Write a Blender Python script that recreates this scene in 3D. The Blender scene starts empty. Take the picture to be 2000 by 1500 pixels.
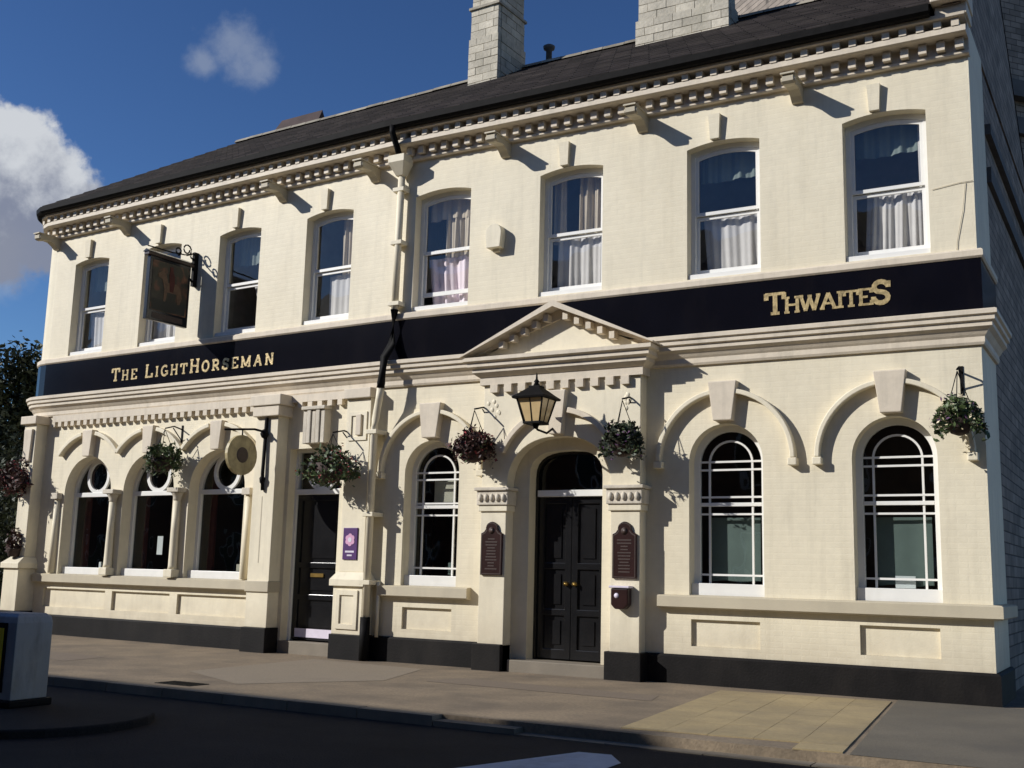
import bpy, bmesh, math, random
from mathutils import Vector, Matrix
from mathutils.geometry import tessellate_polygon
random.seed(7)
SC = bpy.context.scene
COL = SC.collection
R = math.radians

# ------------------------------------------------------------------ camera
cam_d = bpy.data.cameras.new('camera')
cam = bpy.data.objects.new('camera', cam_d)
COL.objects.link(cam)
cr = Vector((0.868722, 0.494668, 0.025018)); cu = Vector((0.061221, -0.157364, 0.985641)); cf = Vector((-0.491502, 0.854716, 0.166990))
M = Matrix((cr, cu, -cf)).transposed().to_4x4()
M.translation = Vector((10.4993, -14.40, 1.38))
cam.matrix_world = M
cam_d.sensor_width = 36.0
cam_d.lens = 2183.78 / 2000 * 36
cam_d.clip_start = 0.1
cam_d.clip_end = 3000
SC.camera = cam

# ------------------------------------------------------------------ sun and sky
SUN = Vector((-1.22, -1.0, 0.86)).normalized()          # towards the sun
sun_d = bpy.data.lights.new('sun', 'SUN')
sun_d.energy = 4.6
sun_d.angle = R(0.53)
sun_d.color = (1.0, 0.97, 0.92)
sun = bpy.data.objects.new('sun', sun_d)
COL.objects.link(sun)
sun.rotation_euler = SUN.to_track_quat('Z', 'Y').to_euler()

world = bpy.data.worlds.new('World')
SC.world = world
world.use_nodes = True
nt = world.node_tree
nt.nodes.clear()
N = nt.nodes.new
L = nt.links.new
wout = N('ShaderNodeOutputWorld'); bg = N('ShaderNodeBackground')
L(bg.outputs[0], wout.inputs[0])
sky = N('ShaderNodeTexSky'); sky.sky_type = 'NISHITA'
sky.sun_disc = False
sky.sun_elevation = math.asin(SUN.z)
sky.sun_rotation = math.atan2(SUN.x, SUN.y)
sky.air_density = 1.0; sky.dust_density = 0.15; sky.ozone_density = 4.0
gam = N('ShaderNodeGamma'); gam.inputs[1].default_value = 1.35
L(sky.outputs[0], gam.inputs[0])
tc = N('ShaderNodeTexCoord')
SKY_STRENGTH = 0.05
bg.inputs[1].default_value = SKY_STRENGTH


def wmath(op, a, b=None, c=None):
    m = N('ShaderNodeMath'); m.operation = op
    for i, v in enumerate((a, b, c)):
        if v is None: continue
        if isinstance(v, (int, float)): m.inputs[i].default_value = v
        else: L(v, m.inputs[i])
    return m.outputs[0]


def blob(c, r):
    v = N('ShaderNodeVectorMath'); v.operation = 'DISTANCE'
    L(tc.outputs['Generated'], v.inputs[0]); v.inputs[1].default_value = Vector(c).normalized()
    return wmath('SUBTRACT', 1.0, wmath('DIVIDE', v.outputs['Value'], r))


def wnoise(scale, detail, rough=.55, off=(0, 0, 0)):
    mp = N('ShaderNodeMapping'); mp.inputs['Location'].default_value = off
    L(tc.outputs['Generated'], mp.inputs[0])
    n = N('ShaderNodeTexNoise'); n.inputs['Scale'].default_value = scale
    n.inputs['Detail'].default_value = detail; n.inputs['Roughness'].default_value = rough
    L(mp.outputs[0], n.inputs['Vector'])
    return n.outputs[0]


def cloud(blobs, lo, hi, amp, nsc):
    f = None
    for c, r in blobs:
        b = blob(c, r)
        f = b if f is None else wmath('MAXIMUM', f, b)
    n = wmath('MULTIPLY', wmath('SUBTRACT', wnoise(nsc, 9, .6), .5), amp)
    d = wmath('ADD', f, n)
    mr = N('ShaderNodeMapRange'); mr.interpolation_type = 'SMOOTHSTEP'
    L(d, mr.inputs[0]); mr.inputs[1].default_value = lo; mr.inputs[2].default_value = hi
    return mr.outputs[0], d


# cumulus bank low on the left, wisps higher up, and scattered cumulus round the rest of the sky
cum, cd = cloud([((-.782, .542, .318), .048), ((-.776, .552, .298), .054), ((-.764, .568, .283), .050), ((-.778, .560, .278), .058),
                 ((-.80, .545, .285), .07), ((-.752, .59, .274), .036), ((-.83, .50, .31), .08)], .03, .24, .85, 30)
wis, _ = cloud([((-.6629, .6235, .4135), .018), ((-.645, .636, .430), .03), ((-.634, .647, .420), .032), ((-.627, .653, .411), .022)], .05, .95, 1.5, 38)
low, _ = cloud([((-.80, .55, .245), .04), ((-.86, .48, .22), .07)], .0, .8, 1.2, 24)
gsep = N('ShaderNodeSeparateXYZ'); L(tc.outputs['Generated'], gsep.inputs[0])
sca = N('ShaderNodeMapRange'); sca.interpolation_type = 'SMOOTHSTEP'
L(wnoise(3.2, 8, .55, (3.1, 1.7, .4)), sca.inputs[0]); sca.inputs[1].default_value = .58; sca.inputs[2].default_value = .70
# the scattered ones keep clear of the blue patch over the pub
patch = wmath('SUBTRACT', 1.0, wmath('MINIMUM', 1.0, wmath('MAXIMUM', 0.0, wmath('MULTIPLY', blob((-.50, .80, .36), .75), 4.0))))
scm = wmath('MULTIPLY', sca.outputs[0], wmath('MULTIPLY', patch, .8))
# body of the cumulus: bright crown, greyer base
crown = N('ShaderNodeMapRange'); crown.interpolation_type = 'SMOOTHSTEP'
L(wmath('ADD', gsep.outputs[2], wmath('MULTIPLY', wmath('SUBTRACT', wnoise(40, 8, .6, (.02, .01, -.02)), .5), .12)), crown.inputs[0])
crown.inputs[1].default_value = .265; crown.inputs[2].default_value = .335
ccol = N('ShaderNodeMix'); ccol.data_type = 'RGBA'
ccol.inputs[6].default_value = (4.6, 5.0, 6.4, 1); ccol.inputs[7].default_value = (13.0, 13.4, 13.8, 1)
L(crown.outputs[0], ccol.inputs[0])


def wmix(fac, a, b):
    m = N('ShaderNodeMix'); m.data_type = 'RGBA'
    L(fac, m.inputs[0]); L(a, m.inputs[6])
    if isinstance(b, tuple): m.inputs[7].default_value = b
    else: L(b, m.inputs[7])
    return m.outputs[2]


skyc = N('ShaderNodeMix'); skyc.data_type = 'RGBA'; skyc.blend_type = 'MULTIPLY'; skyc.inputs[0].default_value = 1
L(gam.outputs[0], skyc.inputs[6]); skyc.inputs[7].default_value = (.86, .945, 1.06, 1)
c1 = wmix(scm, skyc.outputs[2], (9.0, 9.2, 9.6, 1))
c2 = wmix(wmath('MULTIPLY', wis, .55), c1, (6.0, 7.0, 9.0, 1))
c3 = wmix(wmath('MULTIPLY', low, .7), c2, (7.5, 8.5, 10.0, 1))
c4 = wmix(wmath('MULTIPLY', cum, .9), c3, ccol.outputs[2])
L(c4, bg.inputs[0])

SC.view_settings.view_transform = 'Standard'
try: SC.view_settings.look = 'None'
except Exception: pass
SC.view_settings.exposure = 0.05
SC.view_settings.gamma = 1.0
SC.view_settings.use_curve_mapping = False
SC.render.engine = 'CYCLES'
SC.cycles.max_bounces = 8
SC.cycles.transparent_max_bounces = 12


# ------------------------------------------------------------------ materials
def mat(name, col, rough=.6, var=.12, vscale=3.0, bump=0.0, bscale=40.0, spec=.5, metal=0.0, dirt=None, dscale=.6, dlo=.5, dhi=.75, dmax=.6, stretch=None, brick=None, coat=0, fine=0.0, fscale=60, streak=0.0, rnd=0.0, tilecol=0.0):
    m = bpy.data.materials.new(name); m.use_nodes = True
    t = m.node_tree; b = t.nodes['Principled BSDF']
    nn = t.nodes.new; ll = t.links.new
    b.inputs['Roughness'].default_value = rough; b.inputs['Metallic'].default_value = metal
    b.inputs['Specular IOR Level'].default_value = spec
    if coat: b.inputs['Coat Weight'].default_value = coat; b.inputs['Coat Roughness'].default_value = .12
    tcn = nn('ShaderNodeTexCoord'); mp = nn('ShaderNodeMapping')
    ge = nn('ShaderNodeNewGeometry')
    ll(ge.outputs['Position'], mp.inputs[0])
    if stretch: mp.inputs['Scale'].default_value = stretch
    n1 = nn('ShaderNodeTexNoise'); n1.inputs['Scale'].default_value = vscale; n1.inputs['Detail'].default_value = 6
    ll(mp.outputs[0], n1.inputs['Vector'])
    mx = nn('ShaderNodeMix'); mx.data_type = 'RGBA'
    lo = tuple(max(0, c * (1 - var)) for c in col) + (1,); hi = tuple(min(1, c * (1 + var)) for c in col) + (1,)
    mx.inputs[6].default_value = lo; mx.inputs[7].default_value = hi
    mr = nn('ShaderNodeMapRange'); mr.inputs[1].default_value = .3; mr.inputs[2].default_value = .7
    ll(n1.outputs[0], mr.inputs[0]); ll(mr.outputs[0], mx.inputs[0])
    out = mx.outputs[2]
    if fine:
        nf = nn('ShaderNodeTexNoise'); nf.inputs['Scale'].default_value = fscale; nf.inputs['Detail'].default_value = 4
        ll(ge.outputs['Position'], nf.inputs['Vector'])
        mf = nn('ShaderNodeMapRange'); mf.inputs[1].default_value = .3; mf.inputs[2].default_value = .7
        mf.inputs[3].default_value = 1 - fine; mf.inputs[4].default_value = 1 + fine
        ll(nf.outputs[0], mf.inputs[0])
        vm = nn('ShaderNodeVectorMath'); vm.operation = 'SCALE'; ll(out, vm.inputs[0]); ll(mf.outputs[0], vm.inputs['Scale'])
        out = vm.outputs[0]
    if streak:
        mps = nn('ShaderNodeMapping'); mps.inputs['Scale'].default_value = (3.2, 3.2, .28); ll(ge.outputs['Position'], mps.inputs[0])
        ns = nn('ShaderNodeTexNoise'); ns.inputs['Scale'].default_value = 2.0; ns.inputs['Detail'].default_value = 7; ns.inputs['Roughness'].default_value = .62
        ll(mps.outputs[0], ns.inputs['Vector'])
        ms = nn('ShaderNodeMapRange'); ms.inputs[1].default_value = .50; ms.inputs[2].default_value = .74; ms.inputs[3].default_value = 1; ms.inputs[4].default_value = 1 - streak
        ll(ns.outputs[0], ms.inputs[0])
        vs = nn('ShaderNodeVectorMath'); vs.operation = 'SCALE'; ll(out, vs.inputs[0]); ll(ms.outputs[0], vs.inputs['Scale']); out = vs.outputs[0]
        sz = nn('ShaderNodeSeparateXYZ'); ll(ge.outputs['Position'], sz.inputs[0])
        mz = nn('ShaderNodeMapRange'); mz.inputs[1].default_value = .38; mz.inputs[2].default_value = .85; mz.inputs[3].default_value = 1; mz.inputs[4].default_value = 0; ll(sz.outputs[2], mz.inputs[0])
        nz = nn('ShaderNodeTexNoise'); nz.inputs['Scale'].default_value = 5; nz.inputs['Detail'].default_value = 6; ll(ge.outputs['Position'], nz.inputs['Vector'])
        mu = nn('ShaderNodeMath'); mu.operation = 'MULTIPLY'; ll(mz.outputs[0], mu.inputs[0]); ll(nz.outputs[0], mu.inputs[1])
        mv = nn('ShaderNodeMath'); mv.operation = 'MULTIPLY'; ll(mu.outputs[0], mv.inputs[0]); mv.inputs[1].default_value = .75
        mg = nn('ShaderNodeMix'); mg.data_type = 'RGBA'; ll(mv.outputs[0], mg.inputs[0]); ll(out, mg.inputs[6]); mg.inputs[7].default_value = (.40, .33, .23, 1); out = mg.outputs[2]
    if rnd:
        oi = nn('ShaderNodeObjectInfo'); mo = nn('ShaderNodeMapRange'); mo.inputs[3].default_value = 1 - rnd; mo.inputs[4].default_value = 1 + rnd
        ll(oi.outputs['Random'], mo.inputs[0])
        vo = nn('ShaderNodeVectorMath'); vo.operation = 'SCALE'; ll(out, vo.inputs[0]); ll(mo.outputs[0], vo.inputs['Scale']); out = vo.outputs[0]
    if dirt:
        n2 = nn('ShaderNodeTexNoise'); n2.inputs['Scale'].default_value = dscale; n2.inputs['Detail'].default_value = 8; n2.inputs['Roughness'].default_value = .65
        mp2 = nn('ShaderNodeMapping'); mp2.inputs['Scale'].default_value = (1.0, 1.0, .35); ll(ge.outputs['Position'], mp2.inputs[0]); ll(mp2.outputs[0], n2.inputs['Vector'])
        mr2 = nn('ShaderNodeMapRange'); mr2.inputs[1].default_value = dlo; mr2.inputs[2].default_value = dhi; mr2.inputs[4].default_value = dmax
        ll(n2.outputs[0], mr2.inputs[0])
        mx2 = nn('ShaderNodeMix'); mx2.data_type = 'RGBA'; ll(mr2.outputs[0], mx2.inputs[0]); ll(out, mx2.inputs[6]); mx2.inputs[7].default_value = dirt + (1,)
        out = mx2.outputs[2]
    h = None
    if bump:
        n3 = nn('ShaderNodeTexNoise'); n3.inputs['Scale'].default_value = bscale; n3.inputs['Detail'].default_value = 5
        ll(ge.outputs['Position'], n3.inputs['Vector']); h = n3.outputs[0]
    nrm = None
    if brick:
        bw, bh, bd = brick
        sp = nn('ShaderNodeSeparateXYZ'); ll(ge.outputs['Position'], sp.inputs[0])
        cb = nn('ShaderNodeCombineXYZ')
        ad = nn('ShaderNodeMath'); ad.operation = 'ADD'; ll(sp.outputs[0], ad.inputs[0]); ll(sp.outputs[1], ad.inputs[1])
        ll(ad.outputs[0], cb.inputs[0]); ll(sp.outputs[2], cb.inputs[1])
        bt = nn('ShaderNodeTexBrick'); bt.inputs['Scale'].default_value = 1.0
        bt.inputs['Brick Width'].default_value = bw; bt.inputs['Row Height'].default_value = bh
        bt.inputs['Mortar Size'].default_value = .012; bt.inputs['Mortar Smooth'].default_value = .6
        ll(cb.outputs[0], bt.inputs['Vector'])
        if tilecol:
            bt.inputs['Color1'].default_value = (1 - tilecol,) * 3 + (1,); bt.inputs['Color2'].default_value = (1 + tilecol,) * 3 + (1,); bt.inputs['Mortar'].default_value = (.35, .35, .35, 1)
            vt = nn('ShaderNodeVectorMath'); vt.operation = 'MULTIPLY'; ll(out, vt.inputs[0]); ll(bt.outputs['Color'], vt.inputs[1]); out = vt.outputs[0]
        bp = nn('ShaderNodeBump'); bp.invert = True; bp.inputs['Strength'].default_value = 1.0; bp.inputs['Distance'].default_value = bd
        ll(bt.outputs['Fac'], bp.inputs['Height']); nrm = bp.outputs[0]
    ll(out, b.inputs['Base Color'])
    if h is not None:
        bp2 = nn('ShaderNodeBump'); bp2.inputs['Strength'].default_value = 1.0; bp2.inputs['Distance'].default_value = bump
        ll(h, bp2.inputs['Height'])
        if nrm is not None: ll(nrm, bp2.inputs['Normal'])
        nrm = bp2.outputs[0]
    if nrm is not None: ll(nrm, b.inputs['Normal'])
    return m


def glass_mat(name, tint=(1, 1, 1), ior=1.55, rough=0.01, wav=.0006):
    m = bpy.data.materials.new(name); m.use_nodes = True
    t = m.node_tree; t.nodes.clear(); nn = t.nodes.new; ll = t.links.new
    o = nn('ShaderNodeOutputMaterial'); mx = nn('ShaderNodeMixShader'); tr = nn('ShaderNodeBsdfTransparent'); gl = nn('ShaderNodeBsdfGlossy')
    lw = nn('ShaderNodeLayerWeight'); lw.inputs[0].default_value = .5
    pw = nn('ShaderNodeMath'); pw.operation = 'POWER'; ll(lw.outputs['Facing'], pw.inputs[0]); pw.inputs[1].default_value = 4.5
    fr = nn('ShaderNodeMath'); fr.operation = 'MULTIPLY_ADD'; ll(pw.outputs[0], fr.inputs[0]); fr.inputs[1].default_value = .85; fr.inputs[2].default_value = ((ior - 1) / (ior + 1)) ** 2 * 1.7
    tr.inputs[0].default_value = tint + (1,); gl.inputs['Roughness'].default_value = rough
    ge = nn('ShaderNodeNewGeometry'); nz = nn('ShaderNodeTexNoise'); nz.inputs['Scale'].default_value = 2.2; nz.inputs['Detail'].default_value = 1
    ll(ge.outputs['Position'], nz.inputs['Vector'])
    bp = nn('ShaderNodeBump'); bp.inputs['Distance'].default_value = wav * 8; bp.inputs['Strength'].default_value = 1; ll(nz.outputs[0], bp.inputs['Height'])
    ll(bp.outputs[0], gl.inputs['Normal'])
    ll(fr.outputs[0], mx.inputs[0]); ll(tr.outputs[0], mx.inputs[1]); ll(gl.outputs[0], mx.inputs[2]); ll(mx.outputs[0], o.inputs[0])
    return m


CREAM = (.745, .672, .505)
m_wall = mat('painted_brick', CREAM, .62, .045, 1.6, .0016, 55, streak=.13, brick=(.225, .075, .0005), dirt=(.60, .515, .355), dscale=.7, dlo=.47, dhi=.78, dmax=.45, fine=.035, fscale=9)
m_render = mat('cream_masonry_paint', (.755, .682, .515), .6, .05, 2.2, .002, 45, dirt=(.58, .495, .345), dscale=.8, dlo=.52, dhi=.8, dmax=.4, fine=.03, fscale=12, streak=.13)
m_trim = mat('stone_trim_paint', (.66, .575, .45), .62, .06, 2.5, .002, 50, dirt=(.42, .37, .30), dscale=1.3, dlo=.5, dhi=.76, dmax=.5, fine=.04, fscale=14, streak=.18)
m_sill = mat('buff_sill_paint', (.50, .44, .32), .6, .06, 2.5, .002, 50, dirt=(.34, .30, .23), dscale=1.2, dlo=.5, dhi=.78, dmax=.5)
m_white = mat('white_joinery_paint', (.80, .79, .75), .35, .03, 5, .0006, 60, dirt=(.62, .60, .54), dscale=2.5, dlo=.55, dhi=.8, dmax=.4)
m_plinth = mat('black_plinth_paint', (.009, .008, .008), .6, .25, 3, .003, 35, spec=.15, dirt=(.032, .027, .023), dscale=1.6, dlo=.48, dhi=.78, dmax=.5)
m_fascia = mat('navy_fascia_paint', (.0042, .0043, .0075), .14, .15, 1.5, .0002, 8, spec=.25, dirt=(.014, .012, .013), dscale=1.1, dlo=.5, dhi=.8, dmax=.5)
m_black = mat('black_gloss_paint', (.010, .010, .011), .2, .2, 4, .0006, 30)
m_iron = mat('black_iron', (.009, .0085, .0085), .6, .3, 8, .001, 60, spec=.08)
m_gold = mat('gilt_lettering', (.50, .38, .185), .32, .40, 16, .004, 40, metal=.3)
m_slate = mat('roof_slate', (.028, .0225, .0205), .85, .35, 2.4, .004, 18, brick=(.32, .175, .006), tilecol=.38, dirt=(.05, .043, .034), dscale=1.4, dlo=.5, dhi=.8, dmax=.55, spec=.15)
m_ridge = mat('ridge_tile_clay', (.26, .23, .175), .8, .25, 4, .004, 30, rnd=.25)
m_block = mat('chimney_block', (.50, .45, .355), .8, .14, 3.2, .008, 16, dirt=(.27, .25, .17), dscale=1.6, dlo=.48, dhi=.74, dmax=.6, fine=.10, fscale=20, rnd=.16)
m_mortar = mat('mortar', (.36, .32, .25), .9, .2, 6, .006, 40)
m_room = mat('upper_room_plaster', (.27, .255, .235), .9, .3, 2)
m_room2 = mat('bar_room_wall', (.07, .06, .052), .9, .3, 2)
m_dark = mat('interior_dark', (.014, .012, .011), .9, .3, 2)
m_curt = mat('net_curtain', (.53, .52, .50), .8, .05, 6)
m_curt2 = mat('cream_curtain', (.46, .40, .30), .8, .08, 6)
m_curt3 = mat('pink_white_curtain', (.80, .70, .74), .8, .05, 7)
m_blind = mat('grey_green_blind', (.12, .16, .145), .7, .12, 3)
m_glass = glass_mat('window_glass')
m_glassd = glass_mat('lower_window_glass', (.80, .84, .83), 1.5)
m_asph = mat('asphalt', (.021, .018, .0165), .9, .3, .9, .008, 60, spec=.2, dirt=(.034, .030, .027), dscale=.5, dlo=.45, dhi=.7, dmax=.6, fine=.18, fscale=45)
m_pave = mat('pavement_asphalt', (.226, .173, .114), .85, .16, .8, .004, 60, dirt=(.125, .098, .070), dscale=.9, dlo=.42, dhi=.66, dmax=.85, fine=.22, fscale=28)
m_tarm = mat('grey_tarmac', (.130, .112, .082), .85, .14, .9, .004, 60, dirt=(.070, .064, .055), dscale=.8, dlo=.42, dhi=.7, dmax=.6, fine=.14, fscale=40)
m_tarm2 = mat('patched_tarmac', (.245, .20, .145), .85, .14, .9, .004, 60, dirt=(.15, .12, .09), dscale=.9, dlo=.42, dhi=.7, dmax=.6, fine=.16, fscale=40)
m_tarm3 = mat('trench_tarmac', (.185, .145, .105), .85, .14, .9, .004, 60, dirt=(.12, .09, .066), dscale=.9, dlo=.42, dhi=.7, dmax=.6, fine=.16, fscale=40)
m_buff = mat('buff_paving', (.34, .262, .138), .8, .10, 1.3, .003, 50, dirt=(.19, .155, .10), dscale=1.1, dlo=.42, dhi=.72, dmax=.65, fine=.10, fscale=30, rnd=.05)
m_kerb = mat('kerb_concrete', (.21, .176, .128), .85, .15, 2.2, .004, 40, dirt=(.09, .08, .06), dscale=1.2, dlo=.45, dhi=.7, dmax=.6, rnd=.12)
m_step = mat('step_stone', (.20, .17, .13), .75, .12, 3, .003, 40)
m_earth = mat('ground_cover', (.05, .05, .04), .9, .2, .5)
m_leaf = mat('leaf_green', (.055, .085, .025), .55, .5, 9)
m_leaf2 = mat('dark_leaf', (.030, .042, .018), .6, .5, 3)
m_leafr = mat('bronze_leaf', (.055, .020, .015), .6, .4, 9)
m_flow_r = mat('red_flower', (.30, .045, .05), .6, .4, 20)
m_flow_w = mat('cream_flower', (.70, .60, .42), .6, .15, 20)
m_flow_p = mat('purple_flower', (.13, .05, .14), .6, .4, 20)
m_bowl = mat('basket_liner', (.055, .035, .03), .85, .4, 14, .008, 40)
m_bark = mat('bark', (.06, .045, .03), .9, .3, 4, .01, 20)
m_maroon = mat('maroon_board_paint', (.024, .008, .007), .3, .2, 5)
m_maroon2 = mat('faded_print', (.050, .030, .024), .5, .2, 12)
m_purple = mat('purple_plaque', (.075, .022, .13), .4, .15, 6)
m_pink = mat('pink_rosette', (.62, .33, .50), .5, .1, 6)
m_pale = mat('pale_print', (.66, .60, .70), .5, .1, 6)
m_amber = mat('amber_glass', (.68, .50, .26), .18, .15, 4, spec=.7)
m_brass = mat('brass', (.50, .33, .10), .3, .2, 9, metal=.9)
m_boll = mat('bollard_shell', (.27, .285, .30), .5, .10, 3, .001, 30, dirt=(.12, .12, .11), dscale=4, dlo=.48, dhi=.7, dmax=.6, streak=.25)
m_yell = mat('yellow_panel', (.66, .47, .02), .4, .08, 4)
m_road = mat('road_paint', (.46, .50, .54), .7, .12, 5, .002, 60, dirt=(.25, .26, .28), dscale=3, dlo=.5, dhi=.7, dmax=.6)
m_dkbrick = mat('dark_brick', (.24, .20, .165), .85, .25, 3, .004, 30, brick=(.45, .15, .008), tilecol=.25)
m_dkband = mat('dark_stone_band', (.10, .095, .092), .8, .2, 4)
m_tbrick = mat('red_brick_terrace', (.20, .085, .055), .85, .2, 2, .004, 30, brick=(.225, .075, .006))
m_disc2 = mat('faded_brown_paint', (.13, .07, .035), .5, .3, 14)
m_redc = mat('dark_red_curtain', (.085, .022, .016), .85, .2, 6)
m_paper = mat('paper', (.75, .75, .75), .7, .03, 8)
m_sand = mat('carved_sandstone', (.60, .54, .44), .7, .10, 6, .004, 40, dirt=(.33, .29, .22), dscale=3, dlo=.48, dhi=.7, dmax=.6)
m_disc = mat('weathered_gilt_disc', (.40, .33, .17), .5, .25, 9, .002, 40, dirt=(.22, .17, .08), dscale=7, dlo=.5, dhi=.65, dmax=.7)


def picture_mat():
    m = bpy.data.materials.new('sign_picture'); m.use_nodes = True
    t = m.node_tree; b = t.nodes['Principled BSDF']; nn = t.nodes.new; ll = t.links.new
    tcn = nn('ShaderNodeTexCoord'); n = nn('ShaderNodeTexNoise'); n.inputs['Scale'].default_value = 2.6; n.inputs['Detail'].default_value = 3; n.inputs['Distortion'].default_value = 1.2
    ll(tcn.outputs['Object'], n.inputs['Vector'])
    cr_ = nn('ShaderNodeValToRGB'); e = cr_.color_ramp.elements
    e[0].position = .30; e[0].color = (.012, .008, .006, 1); e[1].position = .72; e[1].color = (.26, .13, .06, 1)
    q = cr_.color_ramp.elements.new(.48); q.color = (.03, .028, .014, 1)
    q = cr_.color_ramp.elements.new(.58); q.color = (.12, .045, .022, 1)
    ll(n.outputs[0], cr_.inputs[0]); ll(cr_.outputs[0], b.inputs['Base Color']); b.inputs['Roughness'].default_value = .45
    return m


m_pict = picture_mat()


# ------------------------------------------------------------------ mesh helpers
class MB:
    def __init__(self): self.v = []; self.f = []; self.m = []; self.cur = 0; self.sm = []

    def add(self, vs, fs, smooth=False):
        o = len(self.v); self.v += [tuple(p) for p in vs]
        for f in fs: self.f.append(tuple(i + o for i in f)); self.m.append(self.cur); self.sm.append(smooth)
        return self

    def box(self, x0, x1, y0, y1, z0, z1):
        return self.add([(x0, y0, z0), (x1, y0, z0), (x1, y1, z0), (x0, y1, z0), (x0, y0, z1), (x1, y0, z1), (x1, y1, z1), (x0, y1, z1)],
                        [(0, 3, 2, 1), (4, 5, 6, 7), (0, 1, 5, 4), (1, 2, 6, 5), (2, 3, 7, 6), (3, 0, 4, 7)])

    def prism(self, contours, y0, y1):
        # contours in (x, z): the first is the outline, the others are holes; y0 is the front face
        pl = [[Vector((x, z, 0)) for x, z in c] for c in contours]
        tri = tessellate_polygon(pl)
        flat = [p for c in contours for p in c]; n = len(flat)
        vs = [(x, y0, z) for x, z in flat] + [(x, y1, z) for x, z in flat]
        fs = []
        for a, b, c in tri:
            pa, pb, pc = flat[a], flat[b], flat[c]
            ar = (pb[0] - pa[0]) * (pc[1] - pa[1]) - (pc[0] - pa[0]) * (pb[1] - pa[1])
            if ar < 0: b, c = c, b
            fs.append((a, b, c)); fs.append((a + n, c + n, b + n))
        o = 0
        for k, c in enumerate(contours):
            m_ = len(c); area = sum(c[i][0] * c[(i + 1) % m_][1] - c[(i + 1) % m_][0] * c[i][1] for i in range(m_))
            ccw = area > 0
            if k: ccw = not ccw
            for i in range(m_):
                a, b = o + i, o + (i + 1) % m_
                fs.append((b, a, a + n, b + n) if ccw else (a, b, b + n, a + n))
            o += m_
        return self.add(vs, fs)

    def sheet(self, c, y):
        tri = tessellate_polygon([[Vector((x, z, 0)) for x, z in c]])
        fs = []
        for a, b, d in tri:
            ar = (c[b][0] - c[a][0]) * (c[d][1] - c[a][1]) - (c[d][0] - c[a][0]) * (c[b][1] - c[a][1])
            fs.append((a, b, d) if ar > 0 else (a, d, b))
        return self.add([(x, y, z) for x, z in c], fs)

    def loft(self, rings, closed=True, caps=False, smooth=False):
        n = len(rings[0]); vs = [p for r in rings for p in r]; fs = []
        for k in range(len(rings) - 1):
            for i in range(n if closed else n - 1):
                j = (i + 1) % n
                fs.append((k * n + i, k * n + j, (k + 1) * n + j, (k + 1) * n + i))
        if caps:
            fs.append(tuple(range(n))[::-1]); fs.append(tuple((len(rings) - 1) * n + i for i in range(n)))
        return self.add(vs, fs, smooth)

    def lathe(self, prof, c=(0, 0, 0), n=16, smooth=True, sx=1, sy=1):
        rings = [[(c[0] + r * sx * math.cos(2 * math.pi * i / n), c[1] + r * sy * math.sin(2 * math.pi * i / n), c[2] + z) for i in range(n)] for r, z in prof]
        return self.loft(rings, True, True, smooth)

    def tube(self, pts, r, n=8, smooth=True):
        pts = [Vector(p) for p in pts]; rings = []
        for i, p in enumerate(pts):
            d = (pts[min(i + 1, len(pts) - 1)] - pts[max(i - 1, 0)]).normalized()
            a = d.cross(Vector((0, 0, 1)))
            if a.length < .05: a = d.cross(Vector((0, 1, 0)))
            a.normalize(); b = d.cross(a).normalized()
            rr = r[i] if isinstance(r, (list, tuple)) else r
            rings.append([p + (a * math.cos(2 * math.pi * k / n) + b * math.sin(2 * math.pi * k / n)) * rr for k in range(n)])
        return self.loft(rings, True, True, smooth)

    def sweep(self, path, prof, closed_prof=True):
        # path: list of (plan point, mitred outward direction); prof: list of (d, z)
        rings = [[(p.x + m_.x * d, p.y + m_.y * d, z) for d, z in prof] for p, m_ in path]
        return self.loft(rings, closed_prof, closed_prof)

    def mesh(self, name, mats):
        me = bpy.data.meshes.new(name); me.from_pydata(self.v, [], self.f)
        for q in (mats if isinstance(mats, (list, tuple)) else [mats]): me.materials.append(q)
        for p, i, s in zip(me.polygons, self.m, self.sm): p.material_index = i; p.use_smooth = s
        if name != 'pane':
            bm = bmesh.new(); bm.from_mesh(me); bmesh.ops.recalc_face_normals(bm, faces=bm.faces); bm.to_mesh(me); bm.free()
        me.update()
        return me

    def build(self, name, mats, parent=None, loc=(0, 0, 0), rz=0, bevel=0):
        return link(name, self.mesh(name, mats), parent, loc, rz, bevel)


def link(name, me, parent=None, loc=(0, 0, 0), rz=0, bevel=0):
    o = bpy.data.objects.new(name, me); COL.objects.link(o)
    o.parent = parent; o.location = loc; o.rotation_euler = (0, 0, rz)
    if bevel:
        b = o.modifiers.new('bevel', 'BEVEL'); b.width = bevel; b.segments = 2; b.limit_method = 'ANGLE'; b.angle_limit = R(40)
    return o


def tag(o, label=None, cat=None, group=None, kind=None):
    if label: o['label'] = label
    if cat: o['category'] = cat
    if group: o['group'] = group
    if kind: o['kind'] = kind
    return o


def thing(name, label, cat, loc=(0, 0, 0), rz=0, group=None):
    o = link(name, None, None, loc, rz)
    return tag(o, label, cat, group)


# facade frame: s runs along the street front (0 at the downpipe), d is the distance out from the wall, z up.
BEND = R(2.92)


def rz_of(s): return -BEND if s < 0 else 0.0


def P(s, d, z):
    if s >= 0: return Vector((s, -d, z))
    return Vector((s * math.cos(BEND) - d * math.sin(BEND), -s * math.sin(BEND) - d * math.cos(BEND), z))


def n_of(s): return Vector((-math.sin(BEND), -math.cos(BEND))) if s < 0 else Vector((0, -1))


def mitred(pts, segn):
    # pts: plan points; segn: outward normal of each segment
    out = []
    for i, p in enumerate(pts):
        a = segn[max(i - 1, 0)]; b = segn[min(i, len(segn) - 1)]
        m_ = (a + b) / (1 + a.dot(b)); out.append((p, m_))
    return out


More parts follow.
